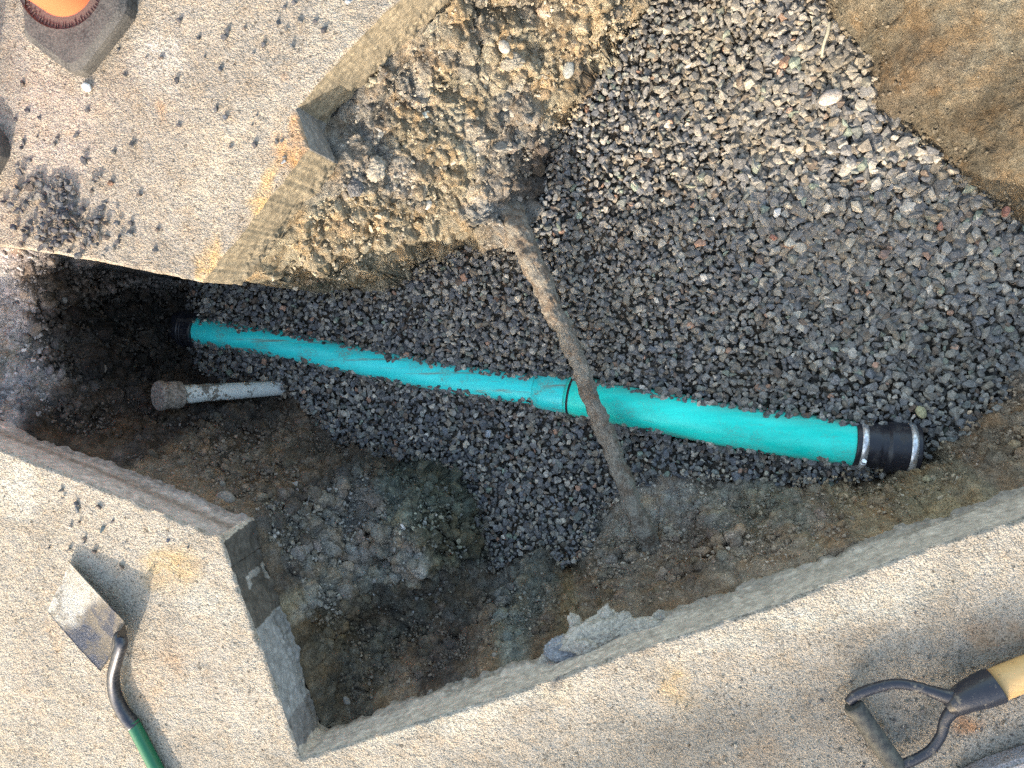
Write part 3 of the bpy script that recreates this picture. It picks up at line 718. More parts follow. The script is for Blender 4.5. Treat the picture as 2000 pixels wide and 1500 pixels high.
def edge_spill():
    pos, rad, col = [], [], []
    for k_ in range(len(GBP)):
        a, b = GBP[k_], GBP[(k_+1) % len(GBP)]; L_ = np.linalg.norm(b-a)
        if L_ > .6: continue
        n_ = int(L_*1100); d = (b-a)/L_; nn = np.array([-d[1], d[0]])
        q = a+(b-a)*RNG.random((n_, 1))+nn*RNG.normal(0, .013, (n_, 1))
        ok = (sdf(POLY_A, q[:, 0], q[:, 1]) > .01) & (sdf(POLY_B, q[:, 0], q[:, 1]) > .01) & (pn(P3(q[:, 0], q[:, 1]), 16, 130) > -.25)
        q = q[ok]; ins = sdf(GBP, q[:, 0], q[:, 1]) < 0
        z = np.where(ins, bil(CG, q[:, 0], q[:, 1])+.008, [soil_z(*p) for p in q]) if len(q) else np.zeros(0)
        r_ = .0012*(6.5)**(RNG.random(len(q))**2)
        o_ = q+nn*.02*np.where(ins, 1, 0)[:, None]
        c_ = np.stack([bil(TINT[:, :, k], q[:, 0], q[:, 1]) for k in range(3)], 1)*RNG.uniform(.7, 1.4, (len(q), 1))
        pos.append(np.column_stack([q, z])); rad.append(r_); col.append(c_)
    tag(stone_field('spilled_earth', np.concatenate(pos), np.concatenate(rad), np.concatenate(col), M_STONE, .9), 'earth crumbs fallen on the rim of the stone bed', 'earth', kind='stuff')
edge_spill()
CLODP = []
for s_ in range(16):
    bm = bmesh.new(); bmesh.ops.create_icosphere(bm, subdivisions=3, radius=1)
    V = np.array([v.co[:] for v in bm.verts]); F = np.array([[v.index for v in f.verts] for f in bm.faces]); bm.free()
    w1, w2, _ = worley(V+s_*5.3, 1.5, s_+40)
    CLODP.append((V*np.array([1, .8, .62])*(1+.30*pn(V, 1.0, s_)+.30*(.6-w1)+.10*fbm(V, 4, 3, s_+9))[:, None], F))
def clods(name, specs, label):
    pos, rad = [], []
    for (poly, n, rmin, rmax, sink) in specs:
        wp = np.array(poly, float); lo, hi = wp.min(0), wp.max(0)
        pts = RNG.uniform(lo, hi, (int(n*3), 2)); pts = pts[sdf(wp, pts[:, 0], pts[:, 1]) < 0]
        P = soil_hits(pts[:, 0], pts[:, 1]); P = P[fbm(P, 13, 2, 120)+RNG.normal(0, .25, len(P)) > -.1][:n]
        P = P[(sdf(POLY_A, P[:, 0], P[:, 1]) > .010) & (sdf(POLY_B, P[:, 0], P[:, 1]) > .010) & (sdf(GBP, P[:, 0], P[:, 1]) > -.003)]
        r = rmin*(rmax/rmin)**(RNG.random(len(P))**1.7); P[:, 2] -= r*sink
        pos.append(P); rad.append(r)
    P = np.concatenate(pos); r = np.concatenate(rad)
    c = np.stack([bil(TINT[:, :, k], P[:, 0], P[:, 1]) for k in range(3)], 1)*RNG.uniform(.75, 1.35, len(P))[:, None]*RNG.normal(1, .015, (len(P), 3))
    o = stone_field(name, P, r, c, M_SOIL, .7, CLODP); o.data.polygons.foreach_set('use_smooth', np.ones(len(o.data.polygons), bool)); print(name, len(P))
    return tag(o, label, 'earth', kind='stuff')
clods('soil_clods', [
    (BANK, 240, .005, .022, .5),
    ([(0, 490), (110, 500), (90, 600), (100, 800), (60, 830), (0, 830)], 110, .005, .018, .4),
    ([(90, 510), (390, 560), (360, 720), (300, 745), (120, 820), (80, 700)], 330, .006, .022, .3),
    ([(90, 820), (300, 790), (560, 810), (700, 880), (560, 960), (460, 990)], 330, .004, .016, .35),
    ([(480, 1000), (620, 930), (700, 900), (900, 950), (950, 1100), (820, 1200), (640, 1200)], 520, .005, .024, .35),
    ([(600, 1200), (820, 1200), (1060, 1120), (1150, 1180), (900, 1330), (700, 1400)], 420, .004, .018, .35),
    ([(1130, 1080), (1250, 980), (1500, 965), (1700, 960), (1830, 920), (2030, 820), (2030, 980), (1500, 1130), (1200, 1220)], 620, .004, .018, .4)],
    'larger clods of earth bulging out of the pit walls')
def rim_rubble(segs, name, label):
    pos, rad, col = [], [], []
    for (a, b, n, T, c) in segs:
        a, b = np.array(a), np.array(b); d = (b-a)/np.linalg.norm(b-a)
        for _ in range(n):
            q = a+(b-a)*RNG.random(); off = .003+abs(RNG.normal(0, .008))
            if math.sin(q[0]*31+q[1]*17)+math.sin(q[0]*83)+RNG.normal(0, .6) < .2: continue; nn = np.array([-d[1], d[0]]); nn = nn*(1 if min(sdf(POLY_A, (q+nn*.01)[:1], (q+nn*.01)[1:])[0], sdf(POLY_B, (q+nn*.01)[:1], (q+nn*.01)[1:])[0]) > 0 else -1); q = q+nn*off
            rr = .0028*(4.2)**(RNG.random()**1.8)
            if min(sdf(POLY_A, q[:1], q[1:])[0], sdf(POLY_B, q[:1], q[1:])[0]) < .003: continue
            pos.append((q[0], q[1], -T+.004-RNG.random()*.022)); rad.append(rr); col.append(np.array(c)*RNG.uniform(.6, 1.35))
    tag(stone_field(name, np.array(pos), np.array(rad), np.array(col), M_STONE, .9), label, 'rubble', kind='stuff')
rim_rubble([(bE[2], bE[0], 700, TB, (.24, .22, .21)), (bE[4], bE[2], 900, TB, (.21, .2, .185)), (bE[5], bE[4], 200, TB, (.24, .22, .2)), (bE[9], bE[5], 300, TB, (.30, .28, .25)), (xy(1300, 1252), xy(1040, 1340), 900, TB, (.36, .34, .31)), (xy(940, 1372), xy(860, 1397), 50, TB, (.4, .38, .35)), (bE[11], bE[9], 90, TB, (.22, .2, .17)),
            (aE[3], aE[5], 260, TA, (.32, .28, .2)), (aE[7], aE[9], 260, TA, (.3, .27, .2))], 'slab_edge_rubble', 'crumbled aggregate along the foot of the cut slab edges')
# fine grit on the slabs
def slab_grit(n, box, sdfpoly, rmin, rmax, pal):
    p = RNG.uniform((box[0], box[2]), (box[1], box[3]), (n, 2)); ok = (sdf(sdfpoly, p[:, 0], p[:, 1]) < -.004)
    p = p[ok]; r = rmin*(rmax/rmin)**(RNG.random(len(p))**3)
    return np.column_stack([p, r*.2+.0004]), r, np.array(pal)[RNG.integers(0, len(pal), len(p))]*RNG.uniform(.75, 1.25, len(p))[:, None]
GP = [(.40, .36, .30), (.30, .27, .23), (.5, .46, .4), (.16, .15, .15), (.22, .2, .17)]
g1 = slab_grit(5200, (FX0, FX1, FY0, FY1), POLY_A, .0006, .0022, GP)
g2 = slab_grit(9000, (FX0, FX1, FY0, FY1), POLY_B, .0006, .0024, GP)
q = xy(1900, 1450); p = np.array([q]) + RNG.normal(0, 1, (2600, 2))*np.array([.24, .09]); p = p[sdf(POLY_B, p[:, 0], p[:, 1]) < -.06]
r = .0008*(5.5)**(RNG.random(len(p))**2.5); g3 = (np.column_stack([p, r*.3]), r, np.array(GP)[RNG.integers(0, 5, len(p))]*.7)
tag(stone_field('pavement_grit', np.concatenate([g1[0], g2[0], g3[0]]), np.concatenate([g1[1], g2[1], g3[1]]), np.concatenate([g1[2], g2[2], g3[2]]), M_STONE, .5),
    'loose grit and sand scattered over the concrete', 'grit', kind='stuff')

# ---------------- individual stones
IPROT = []
for s in range(14):
    V, F = hull_proto(100+s, 12+s % 5, True, .55+.03*s, .7)
    IPROT.append((V, F))
def rock_mesh(name, color, round_=False, seed=0, mat=None):
    r = random.Random(seed)
    if round_:
        bm = bmesh.new(); bmesh.ops.create_icosphere(bm, subdivisions=3, radius=1)
        V = np.array([v.co[:] for v in bm.verts]); F = np.array([[v.index for v in f.verts] for f in bm.faces]); bm.free()
        V = V*np.array([1, .66+.1*r.random(), .5])*(1+.09*pn(V, 1.3, seed)+.04*pn(V, 3, seed+1))[:, None]
    elif round_ is None:
        bm = bmesh.new(); bmesh.ops.create_icosphere(bm, subdivisions=5, radius=1)
        V = np.array([v.co[:] for v in bm.verts]); F = np.array([[v.index for v in f.verts] for f in bm.faces]); bm.free()
        w1, w2, _ = worley(V+seed*3.1, 1.7, seed)
        w3, w4, _ = worley(V+seed, 4.5, seed+2); V = V*np.array([1, .75, .6])*(1+.24*pn(V, 1.1, seed)+.34*(.6-w1)+.16*(.5-w3)+.13*fbm(V, 6, 3, seed+1))[:, None]
    else: V, F = IPROT[seed % len(IPROT)]
    c = np.zeros((len(V), 3))+np.array(color)
    return npmesh(name, V, F, mat or M_STONE, round_ is not False, c)
SM = {}
def stone(p, rpx, color, label, group=None, name='stone', cat='stone', round_=False, seed=None, sink=.25, rz=None, sq=(1, 1, 1)):
    seed = random.randrange(14) if seed is None else seed
    key = (round_, seed, color)
    if key not in SM: SM[key] = rock_mesh(name, color, round_, seed)
    o = link(name, SM[key]); r = msize(rpx, p)
    h = (.5 if round_ else .6)*r*sq[2]
    o.location = (p[0], p[1], p[2]+h*(1-2*sink)); o.scale = (r*sq[0], r*sq[1], r*sq[2])
    o.rotation_euler = (random.uniform(-.3, .3), random.uniform(-.3, .3), random.uniform(0, 6.28) if rz is None else rz)
    return tag(o, label, cat, group)
DK = [(.085, .088, .10), (.11, .112, .12), (.07, .07, .08), (.14, .135, .13), (.10, .085, .078)]
A1 = [(940, 110, 7), (1195, 160, 6), (1175, 195, 8), (620, 260, 5), (845, 305, 6), (1155, 365, 7), (1040, 200, 5), (1280, 150, 4), (1380, 235, 6), (650, 395, 5), (925, 425, 7), (120, 440, 6), (145, 580, 6),
      (460, 580, 6), (210, 620, 5), (85, 630, 6), (1130, 570, 7), (400, 708, 7), (300, 725, 5), (290, 755, 7), (938, 660, 6), (600, 800, 7), (125, 745, 7), (115, 775, 5), (155, 840, 7),
      (468, 835, 4), (1335, 760, 7), (480, 1000, 5), (730, 1020, 6), (550, 1060, 6), (535, 1090, 8), (825, 1205, 7), (815, 1310, 6), (560, 1245, 8), (600, 1300, 7), (690, 1165, 7), (625, 1240, 5), (530, 1150, 8),
      (50, 820, 3), (195, 715, 3), (95, 870, 5), (1460, 120, 6), (1500, 155, 5), (1570, 110, 7), (1650, 115, 6), (1700, 160, 8), (1490, 40, 5), (1540, 15, 6), (1345, 605, 3), (1320, 655, 3), (1325, 280, 4), (1070, 300, 3), (765, 300, 3), (1210, 770, 5)]
for a, b, r in A1:
    stone(at(a/2.679, b/2.679), r*1.2, random.choice(DK), 'small dark crushed stone lying loose on the upper left concrete slab', 'loose stones scattered over the upper left slab')
spec = [((445/2.679, 845/2.679), 11, (.10, .10, .11), 'largest dark wedge-shaped stone on the upper left slab', .1),
        ((695/2.679, 760/2.679), 9, (.12, .115, .11), 'dark pointed stone casting a clear shadow mid-left on the upper slab', .1),
        ((585/2.679, 960/2.679), 9, (.16, .10, .075), 'reddish brown stone right of the stone heap on the slab', .1),
        ((1185/2.679, 618/2.679), 8.5, (.13, .135, .15), 'bluish rounded stone alone mid-slab left of the rust stain', .1),
        ((1530/2.679, 248/2.679), 8, (.15, .15, .15), 'grey stone with dusty ring near the slab broken edge', .1),
        ((685/2.679, 1225/2.679), 11, (.14, .145, .15), 'long grey stone standing right of the stone heap', .1),
        ((1450/2.679, 742/2.679), 7, (.14, .14, .14), 'left one of two grey chips on the rust stained concrete', .1),
        ((1478/2.679, 738/2.679), 6, (.17, .165, .16), 'right one of two grey chips on the rust stained concrete', .1),
        ((1487/2.679, 848/2.679), 7, (.30, .32, .35), 'pale bluish stone on the orange rust stain by the slab edge', .1),
        ((1492/2.679, 822/2.679), 6, (.2, .19, .185), 'grey chip touching the pale stone on the rust stain', .1),
        ((1832/2.679, 14/2.679), 10, (.28, .30, .33), 'round pale blue-grey stone at the top edge of the slab', .1)]
for (a, b), r, c, l, s in spec: stone(at(a, b), r, c, l, sink=s)
stone(at(171, 171), 12, (.80, .78, .74), 'white rounded pebble beside the corner of the rubber cone base', round_=True, name='pebble', cat='pebble', rz=2.7)
n = 0
while n < 150:                                 # the spilled heap
    cc_ = random.choice(((95, 452, 45, 18), (95, 452, 45, 18), (125, 430, 32, 24), (60, 405, 38, 30), (165, 452, 26, 18), (100, 385, 26, 20)))
    a = random.gauss(cc_[0]+16, cc_[2]); b = random.gauss(cc_[1], cc_[3])
    if n > 118: a = random.uniform(5, 200); b = random.uniform(330, 500)
    if b > 474+a*.18 or a < 2 or b < 335: continue
    cen = math.hypot((a-115)/70, (b-435)/40)
    p = at(a, b, .004+(.014*max(0, 1-cen)*random.random()))
    stone(p, random.uniform(6.5, 11.5), random.choice(DK), 'dark crushed stone in the spilled heap near the left edge of the slab', 'stones of the spilled heap on the slab', sink=.12); n += 1
for a, b, r in [(330, 20, 7), (335, 60, 5), (410, 90, 8), (530, 110, 8), (425, 190, 4), (600, 185, 5), (455, 278, 6), (445, 300, 5), (375, 335, 6), (505, 345, 7), (265, 325, 4), (650, 425, 8), (1005, 322, 5), (70, 135, 3)]:
    stone(at(a/2.727, 950+b/2.727), r, random.choice(DK), 'small dark stone loose on the lower left slab above the trowel', 'loose stones on the lower left slab')
stone(at(415/2.727, 950+122/2.727), 9, (.12, .135, .15), 'dark blue stone largest below the cut edge of the lower left slab')
stone(at(550/2.727, 950+228/2.727), 9, (.13, .15, .15), 'blue-green stone midway on the lower left slab')
stone(at(375/2.727, 950+215/2.727), 6, (.42, .36, .33), 'pale pinkish stone on the lower left slab')
stone(at(900/2.727, 950+285/2.727), 6, (.11, .11, .13), 'dark stone on the yellowish stain near the slab corner')

# bits lying on the stone bed
def ghit(px, py): p = hit(px, py, CG); p[2] += .012; return p
stone(ghit(1617, 195), 22, (.46, .40, .34), 'long pale pink-tan pebble on the sunlit stone bed', round_=True, name='pebble', cat='pebble', rz=.35, seed=3)
stone(ghit(1515, 416), 12, (.62, .60, .57), 'white chip on the middle of the upper stone bed', seed=4)
stone(ghit(1561, 95), 11, (.50, .42, .30), 'cream pebble beside the stick at the top of the stone bed', round_=True, name='pebble', cat='pebble', seed=5)
stone(ghit(1957, 415), 14, (.26, .13, .10), 'dark red stone by the foot of the sandy bank', seed=6)
stone(ghit(1830, 443), 12, (.28, .15, .11), 'brick red stone on the right stone bed', seed=7)
stone(ghit(1507, 466), 12, (.25, .13, .10), 'small red stone in the middle of the stone bed', seed=2)
stone(ghit(1722, 497), 15, (.24, .17, .14), 'brown-red flat stone on the right stone bed', seed=9)
stone(ghit(1490, 410), 14, (.17, .21, .19), 'grey-green stone left of the white chip', seed=8)
stone(ghit(1793, 803), 13, (.42, .38, .22), 'yellowish lump of earth above the rubber coupling', round_=True, name='pebble', cat='pebble', seed=9)
stone(ghit(1538, 220), 12, (.35, .25, .19), 'pinkish stone left of the long pebble', seed=1)
stone(ghit(955, 845), 12, (.30, .32, .35), 'pale blue stone below the thin pipe', seed=2)
p = ghit(1310, 590)

# rocks held in the pit walls
def shit(px, py): return soil_hit(px, py)
for a, b, r, c, rd, l in [
    (200, 722, 13, (.15, .125, .11), True, 'brown cobble sticking out of the dark left pit wall'),
    (126, 584, 9, (.15, .14, .13), True, 'round grey cobble high in the dark left wall'),
    (99, 722, 12, (.16, .14, .14), True, 'mauve grey cobble under the left rim'),
    (92, 687, 10, (.15, .12, .11), True, 'small brown cobble above the mauve one in the left wall'),
    (304, 729, 7, (.40, .38, .36), False, 'pale chip above the capped white pipe'),
    (356, 797, 10, (.16, .155, .15), False, 'grey stone wedged under the neck of the capped pipe'),
    (442, 972, 20, (.24, .21, .18), True, 'tan oval cobble at the lower soil edge by the cut slab'),
    (436, 946, 9, (.2, .18, .15), True, 'small tan cobble above the oval one'),
    (578, 950, 17, (.27, .26, .24), False, 'pale grey stone in the soil right of the oval cobble'),
    (787, 1028, 9, (.6, .59, .56), True, 'white pebble on the greenish rock face'),
    (648, 1160, 15, (.24, .22, .18), False, 'tan stone in the lower left wall near the cut concrete'),
    (624, 1177, 11, (.26, .25, .22), False, 'grey stone left below the tan one in the lower left wall'),
    (678, 1369, 10, (.23, .21, .19), True, 'grey-brown pebble in the bottom corner of the pit'),
    (37, 787, 12, (.09, .095, .11), False, 'dark blue broken stone on the left rim'),
    (840, 1352, 13, (.30, .28, .26), False, 'leftmost of the three grey concrete lumps at the foot of the lower slab'),
    (873, 1345, 14, (.30, .285, .26), False, 'middle one of the three grey concrete lumps at the foot of the lower slab'),
    (895, 1335, 12, (.28, .27, .25), False, 'rightmost of the three grey concrete lumps at the foot of the lower slab'),
    (1196, 1203, 12, (.34, .33, .30), False, 'left one of the small lumps topping the broken concrete'),
    (1225, 1208, 15, (.33, .32, .30), False, 'middle one of the small lumps topping the broken concrete'),
    (1272, 1211, 14, (.35, .34, .31), False, 'right one of the small lumps topping the broken concrete'),
    (835, 400, 11, (.55, .51, .44), True, 'cream pebble low in the sunlit bank'),
    (985, 92, 15, (.52, .47, .40), True, 'cream cobble high in the sunlit bank'),
    (832, 225, 13, (.28, .32, .31), False, 'blue-grey stone in the middle of the sunlit bank'),
    (975, 285, 22, (.33, .31, .27), False, 'large grey stone at the edge of the sunlit bank'),
    (1110, 135, 18, (.30, .31, .29), True, 'smooth grey cobble at the top of the bank edge'),
    (735, 330, 26, (.34, .31, .26), None, 'blocky tan lump of concrete under the corner of the slab'),
    (695, 365, 22, (.15, .15, .155), None, 'dark grey chunk below the tan lump'),
    (1000, 120, 22, (.26, .24, .2), None, 'rough clod right below the cream cobble')]:
    stone(shit(a, b), r, c, l, round_=rd, name='pebble' if rd else 'rock', cat='pebble' if rd else 'rock', sink=.42 if rd is None else .35)
# broken concrete at the lower slab
for a, b, z, r, c, sq, l in [(1102, 1268, -.075, 36, (.25, .255, .27), (1.0, .9, .9), 'dark grey split concrete chunk leaning on the lower slab'),
                          (1165, 1238, -.085, 54, (.43, .39, .33), (1.25, .75, .8), 'big crumbling lump of old concrete below the lower slab edge'),
                          (1245, 1226, -.085, 36, (.43, .39, .33), (1.5, .6, .7), 'flat crumbled concrete right of the big lump')]:
    o = stone(at(a, b, z), r, c, l, round_=None, name='concrete_chunk', cat='rubble', seed=int(r), sink=.50, rz=.3, sq=sq)
for a, b, z, r, l in [(1128, 1228, -.10, 25, 'jagged concrete piece left above the big crumbling lump'), (1180, 1207, -.10, 21, 'knobbly concrete piece above the middle of the big lump'),
                      (1205, 1216, -.095, 24, 'concrete piece on the right shoulder of the big lump'), (1068, 1292, -.085, 22, 'small concrete piece left of the dark split chunk'), (1285, 1213, -.095, 20, 'last concrete piece at the right end of the broken strip'),
                      (1140, 1262, -.06, 24, 'crumbled concrete piece between the dark split chunk and the big lump')]:
    stone(at(a, b, z), r, (.42, .38, .325), l, round_=None, name='concrete_chunk', cat='rubble', seed=int(a) % 97, sink=.45, sq=(1.1, .9, .9))

# ------------------------------------------------------------------ tubes
def tube(name, P, r, mat, seg=40, caps=True, disp=None, squash=None, smooth=True, col=None):
    P = np.array(P, float); n = len(P); r = np.zeros(n)+r
    T = np.gradient(P, axis=0); T /= np.linalg.norm(T, axis=1)[:, None]
    up = np.array([0, 0, 1.0]); V = []
    for i in range(n):
        s = np.cross(T[i], up); s /= np.linalg.norm(s); u = np.cross(s, T[i])
        a = np.linspace(0, 2*math.pi, seg, endpoint=False)
        k = squash if squash else (1, 1)
        V.append(P[i]+r[i]*(np.cos(a)[:, None]*s*k[0]+np.sin(a)[:, None]*u*k[1]))
    V = np.array(V); flat = V.reshape(-1, 3)
    if disp is not None:
        C0 = np.repeat(P, seg, 0); nrm = flat-C0; nrm /= np.linalg.norm(nrm, axis=1)[:, None]+1e-9
        flat = flat+nrm*disp(flat)[:, None]
    Q = []
    for i in range(n-1):
        a = i*seg+np.arange(seg); b = i*seg+(np.arange(seg)+1) % seg
        Q.append(np.stack([a, b, b+seg, a+seg], 1))
    Q = np.concatenate(Q)
    if caps:
        flat = np.concatenate([flat, P[:1], P[-1:]]); c0 = n*seg; a = np.arange(seg); b = (a+1) % seg
        Q = np.concatenate([Q, np.stack([b, a, a*0+c0, a*0+c0], 1)[:, [0, 1, 2, 2]], np.stack([a+(n-1)*seg, b+(n-1)*seg, a*0+c0+1, a*0+c0+1], 1)])
    F = [tuple(dict.fromkeys(map(int, f))) for f in Q]
    me = bpy.data.meshes.new(name); me.from_pydata([tuple(v) for v in flat], [], F); me.materials.append(mat)
    for p in me.polygons: p.use_smooth = smooth
    if caps:
        for p in me.polygons:
            if len(p.vertices) == 3: p.use_smooth = False
    if col is not None:
        ca = me.color_attributes.new('tint', 'FLOAT_COLOR', 'POINT'); c4 = np.ones((len(flat), 4), np.float32)
        c4[:, :3] = col(flat) if callable(col) else col
        ca.data.foreach_set('color', c4.ravel())
    me.update(); return me
def lerp(P, Q, n): return np.array([np.array(P)*(1-t)+np.array(Q)*t for t in np.linspace(0, 1, n)])

def mat_pipe(name, c, dirt=.5, along=None):
    k = NB(name, .42, .4)
    st = k.noise(26, 5, .65, co=k.map((.10, 1, 1), (0, 0, .16)))
    base = k.mix(k.ramp(st, [(.4, 0.0), (.62, .8)]), c, tuple(min(1, v*1.25+.03) for v in c))
    scr = k.ramp(k.noise(75, 4, .7, co=k.map((.07, 1, 1), (0, 0, .16))), [(.70-.13*dirt, 0), (.80-.13*dirt, dirt)])
    dust = k.ramp(k.noise(16, 6, .75), [(.50, 0), (.68, dirt*.9)])
    nz = k.n.new('ShaderNodeSeparateXYZ'); k.L(k.n.new('ShaderNodeNewGeometry').outputs['Normal'], nz.inputs[0])
    side = k.math('MULTIPLY', k.ramp(nz.outputs[2], [(.35, 1), (.86, 0)]), k.ramp(k.noise(45, 6, .75, co=k.map((.25, 1, 1), (0, 0, .16))), [(.42, 0), (.58, 1)]))
    scr = k.math('MAXIMUM', scr, side)
    m = k.mix(k.math('MAXIMUM', k.math('MULTIPLY', scr, .8), k.math('MULTIPLY', dust, k.ramp(k.noise(300, 3, .7), [(.42, 0), (.58, 1)]))), base, (.20, .19, .14))
    k.color(m); k.rough(k.ramp(dust, [(0, .38), (.5, .8)])); k.bump(k.noise(400, 3, .6), .0004); k.bump(st, .0006)
    return k.m
M_PL = mat_pipe('teal_plastic_worn', (.02, .66, .64), .95)
M_PR = mat_pipe('teal_plastic', (.0, .69, .56), .6)
M_BLK = NB('black_rubber', .38, .5).color((.018, .018, .022))
M_BLK.bump(M_BLK.noise(350, 3, .6), .0003)
dn = M_BLK.ramp(M_BLK.noise(60, 5, .7), [(.52, 0), (.72, .45)])
M_BLK.color(M_BLK.mix(dn, (.018, .018, .024), (.11, .095, .075))); M_BLK.rough(M_BLK.ramp(dn, [(0, .34), (.4, .85)])); M_BLK = M_BLK.m
def mat_metal(name, c, rough, dirt, dc=(.16, .14, .11), bands=False):
    k = NB(name, rough, .5); k.b.inputs['Metallic'].default_value = .9
    d = k.ramp(k.noise(150, 5, .7), [(.50-dirt*.1, 0), (.62-dirt*.1, 1)])
    k.color(k.mix(k.math('MULTIPLY', d, dirt), c, dc)); k.L(k.math('SUBTRACT', .9, k.math('MULTIPLY', d, dirt)), k.b.inputs['Metallic'])
    k.bump(k.noise(500, 2, .6), .0002); return k.m
M_STEEL = mat_metal('steel_band', (.75, .75, .76), .32, .45)

# teal pipe ---------------------------------------------------------------
root = tag(empty('drain_pipe', tuple(PL[40])), 'teal plastic drain pipe half buried in the dark stone bed', 'pipe')
ripple = lambda F: .0006*pn(F, 9, 3)
part('pipe_section', tube('thin_pipe', PL[:-3], RL, M_PL, 56, True, ripple), root)['label'] = 'thinner bluish teal length on the left'
part('pipe_section', tube('wide_pipe', PR[4:], RR_, M_PR, 56, True, ripple), root)['label'] = 'wider green teal length on the right'
# bell socket with a rolled lip
a, b = PL[-6], PR[5]
tt = np.linspace(0, 1, 22); bell = np.array([a*(1-t)+b*t for t in tt])
rb = RL*(1.02+.20*sstep(0, .25, tt)); rb = np.where((tt > .30) & (tt < .42), rb*1.03, rb); rb = np.where(tt > .86, RL*1.28, rb)
part('bell_socket', tube('bell_socket', bell, rb, M_PL, 56), root)
g = PR[5]; gd = (PR[6]-PR[5])/np.linalg.norm(PR[6]-PR[5])
part('seal_ring', tube('seal_ring', [g-gd*.001, g+gd*.004, g+gd*.0042], [RR_*1.015]*3, M_BLK, 56), root)

# rubber couplings ----------------------------------------------------------
def coupling(p0, p1, r0, r1, label, clamp=True):
    p0, p1 = np.array(p0), np.array(p1); L = np.linalg.norm(p1-p0); d = (p1-p0)/L
    t = tag(empty('rubber_coupling', tuple(p0)), label, 'coupling')
    u = np.linspace(0, 1, 41)
    r = np.where(u < .40, r0, np.where(u > .50, r1, r0*.96+.0*u))
    r = np.where((u > .40) & (u < .50), r0*.965, r); r = r*np.where((u < .02) | (u > .98), .97, 1)
    part('sleeve', tube('sleeve', lerp(p0, p1, 41), r, M_BLK, 64), t)
    if clamp:
        for (k, rr) in ((.13, r0), (.87, r1)):
            c = p0+d*L*k; wd = L*.052
            band = part('hose_clamp', tube('hose_clamp', [c-d*wd, c-d*wd*.98, c+d*wd*.98, c+d*wd], [rr*1.0, rr*1.018, rr*1.018, rr*1.0], M_STEEL, 72, False), t)
            # worm screw housing low on the near flank
            s = np.cross(d, [0, 0, 1.0]); s /= np.linalg.norm(s); upv = np.cross(s, d); s = -s if s[1] > 0 else s
            th = math.radians(38 if k < .5 else 8)
            n = s*math.cos(th)+upv*math.sin(th); tn = np.cross(d, n); q = c+n*rr*1.03
            part('screw_housing', tube('screw_housing', [q-tn*.016, q-tn*.015, q+tn*.012, q+tn*.0125], [.0045, .0062, .0062, .005], M_STEEL, 16), band, root=1)
            band.children[0].matrix_parent_inverse = band.matrix_parent_inverse.copy() if False else Matrix.Translation(-Vector(t.location)) @ Matrix.Identity(4) if False else Matrix.Identity(4)
            part('screw_head', tube('screw_head', [q-tn*.022, q-tn*.016], [.005, .005], M_STEEL, 6, smooth=False), band, root=1)
    return t
e = PR[-1]; cd = PR[-1]-PR[-4]; cd /= np.linalg.norm(cd)
c0 = at(1664, 866, PR[-1][2]+.002); c1 = at(1788, 879, PR[-1][2]+.012)
coupling(c0, c1, msize(46, c0), msize(52, c1), 'black rubber coupling with two steel clamps on the right pipe end')
f0 = at(352, 640, PL[0][2]-.002); f1 = at(390, 646, PL[0][2]+.001)
coupling(f0, f1, msize(38, f0), msize(36, f1), 'black rubber collar round the left end of the teal pipe in the dark hollow', clamp=False)

# crusted old pipe crossing above the teal one -------------------------------
def crust(F): return .0062*fbm(F, 30, 5, 7, .62)+.0032*np.clip(worley(F, 60, 8)[0]*-1+.5, 0, 1)+.0012*pn(F, 260, 9)+.002*pn(F, 100, 19)
OP = path([at(985, 405, -.44), at(1012, 452, -.385), at(1042, 515, -.37), at(1078, 600, -.375), at(1118, 680, -.375), at(1160, 790, -.375), at(1203, 900, -.372), at(1243, 1005, -.345), at(1262, 1048, -.350), at(1280, 1085, -.385)], 190)
t = np.linspace(0, 1, 190)
orr = msize(16.5, OP[95])*(1+.35*sstep(.18, .04, t)+.30*sstep(.45, .16, t)+.25*sstep(.75, .96, t)+.35*sstep(.93, 1, t))
k = NB('crusted_rust', .95, .15)
c = k.mix(k.ramp(k.noise(30, 5, .7), [(.46, 0), (.60, .8)]), (.25, .225, .185), (.14, .10, .07))
c = k.mix(k.ramp(k.noise(48, 5, .7), [(.60, 0), (.68, .8)]), c, (.34, .32, .29))
c = k.mix(1.0, c, k.ramp(k.noise(420, 3, .7), [(.35, .5), (.5, 1), (.65, 1.5)]), 'MULTIPLY')
k.color(c); k.bump(k.noise(180, 5, .7), .004); k.bump(k.noise(700, 2, .7), .0012); M_CRUST = k.m
tag(link('service_pipe', tube('service_pipe', OP, orr, M_CRUST, 72, True, crust)), 'old metal pipe crusted with sand crossing over the teal pipe', 'pipe')

# capped white pipe -----------------------------------------------------------
k = NB('dirty_white_plastic', .6, .35)
d = k.ramp(k.noise(38, 6, .72), [(.47, 0), (.53, 1)])
gxn = k.n.new('ShaderNodeSeparateXYZ'); k.L(k.co, gxn.inputs[0])
X0, X1 = at(355, 770, -.5)[0], at(545, 770, -.55)[0]
mr = k.n.new('ShaderNodeMapRange'); mr.inputs[1].default_value = X0; mr.inputs[2].default_value = X1; mr.inputs[3].default_value = .62; mr.inputs[4].default_value = .40
k.L(gxn.outputs[0], mr.inputs[0])
dd_ = k.math('GREATER_THAN', mr.outputs[0], k.noise(42, 6, .75))
k.color(k.mix(dd_, (.60, .62, .60), k.mix(k.noise(200, 4, .7), (.09, .08, .065), (.24, .21, .18))))
k.bump(k.noise(300, 4, .7), .002); M_WHT = k.m
k = NB('caked_cap', .95, .15)
k.color(k.mix(k.ramp(k.noise(160, 4, .75), [(.40, 0), (.62, 1)]), (.12, .10, .085), (.36, .31, .27)))
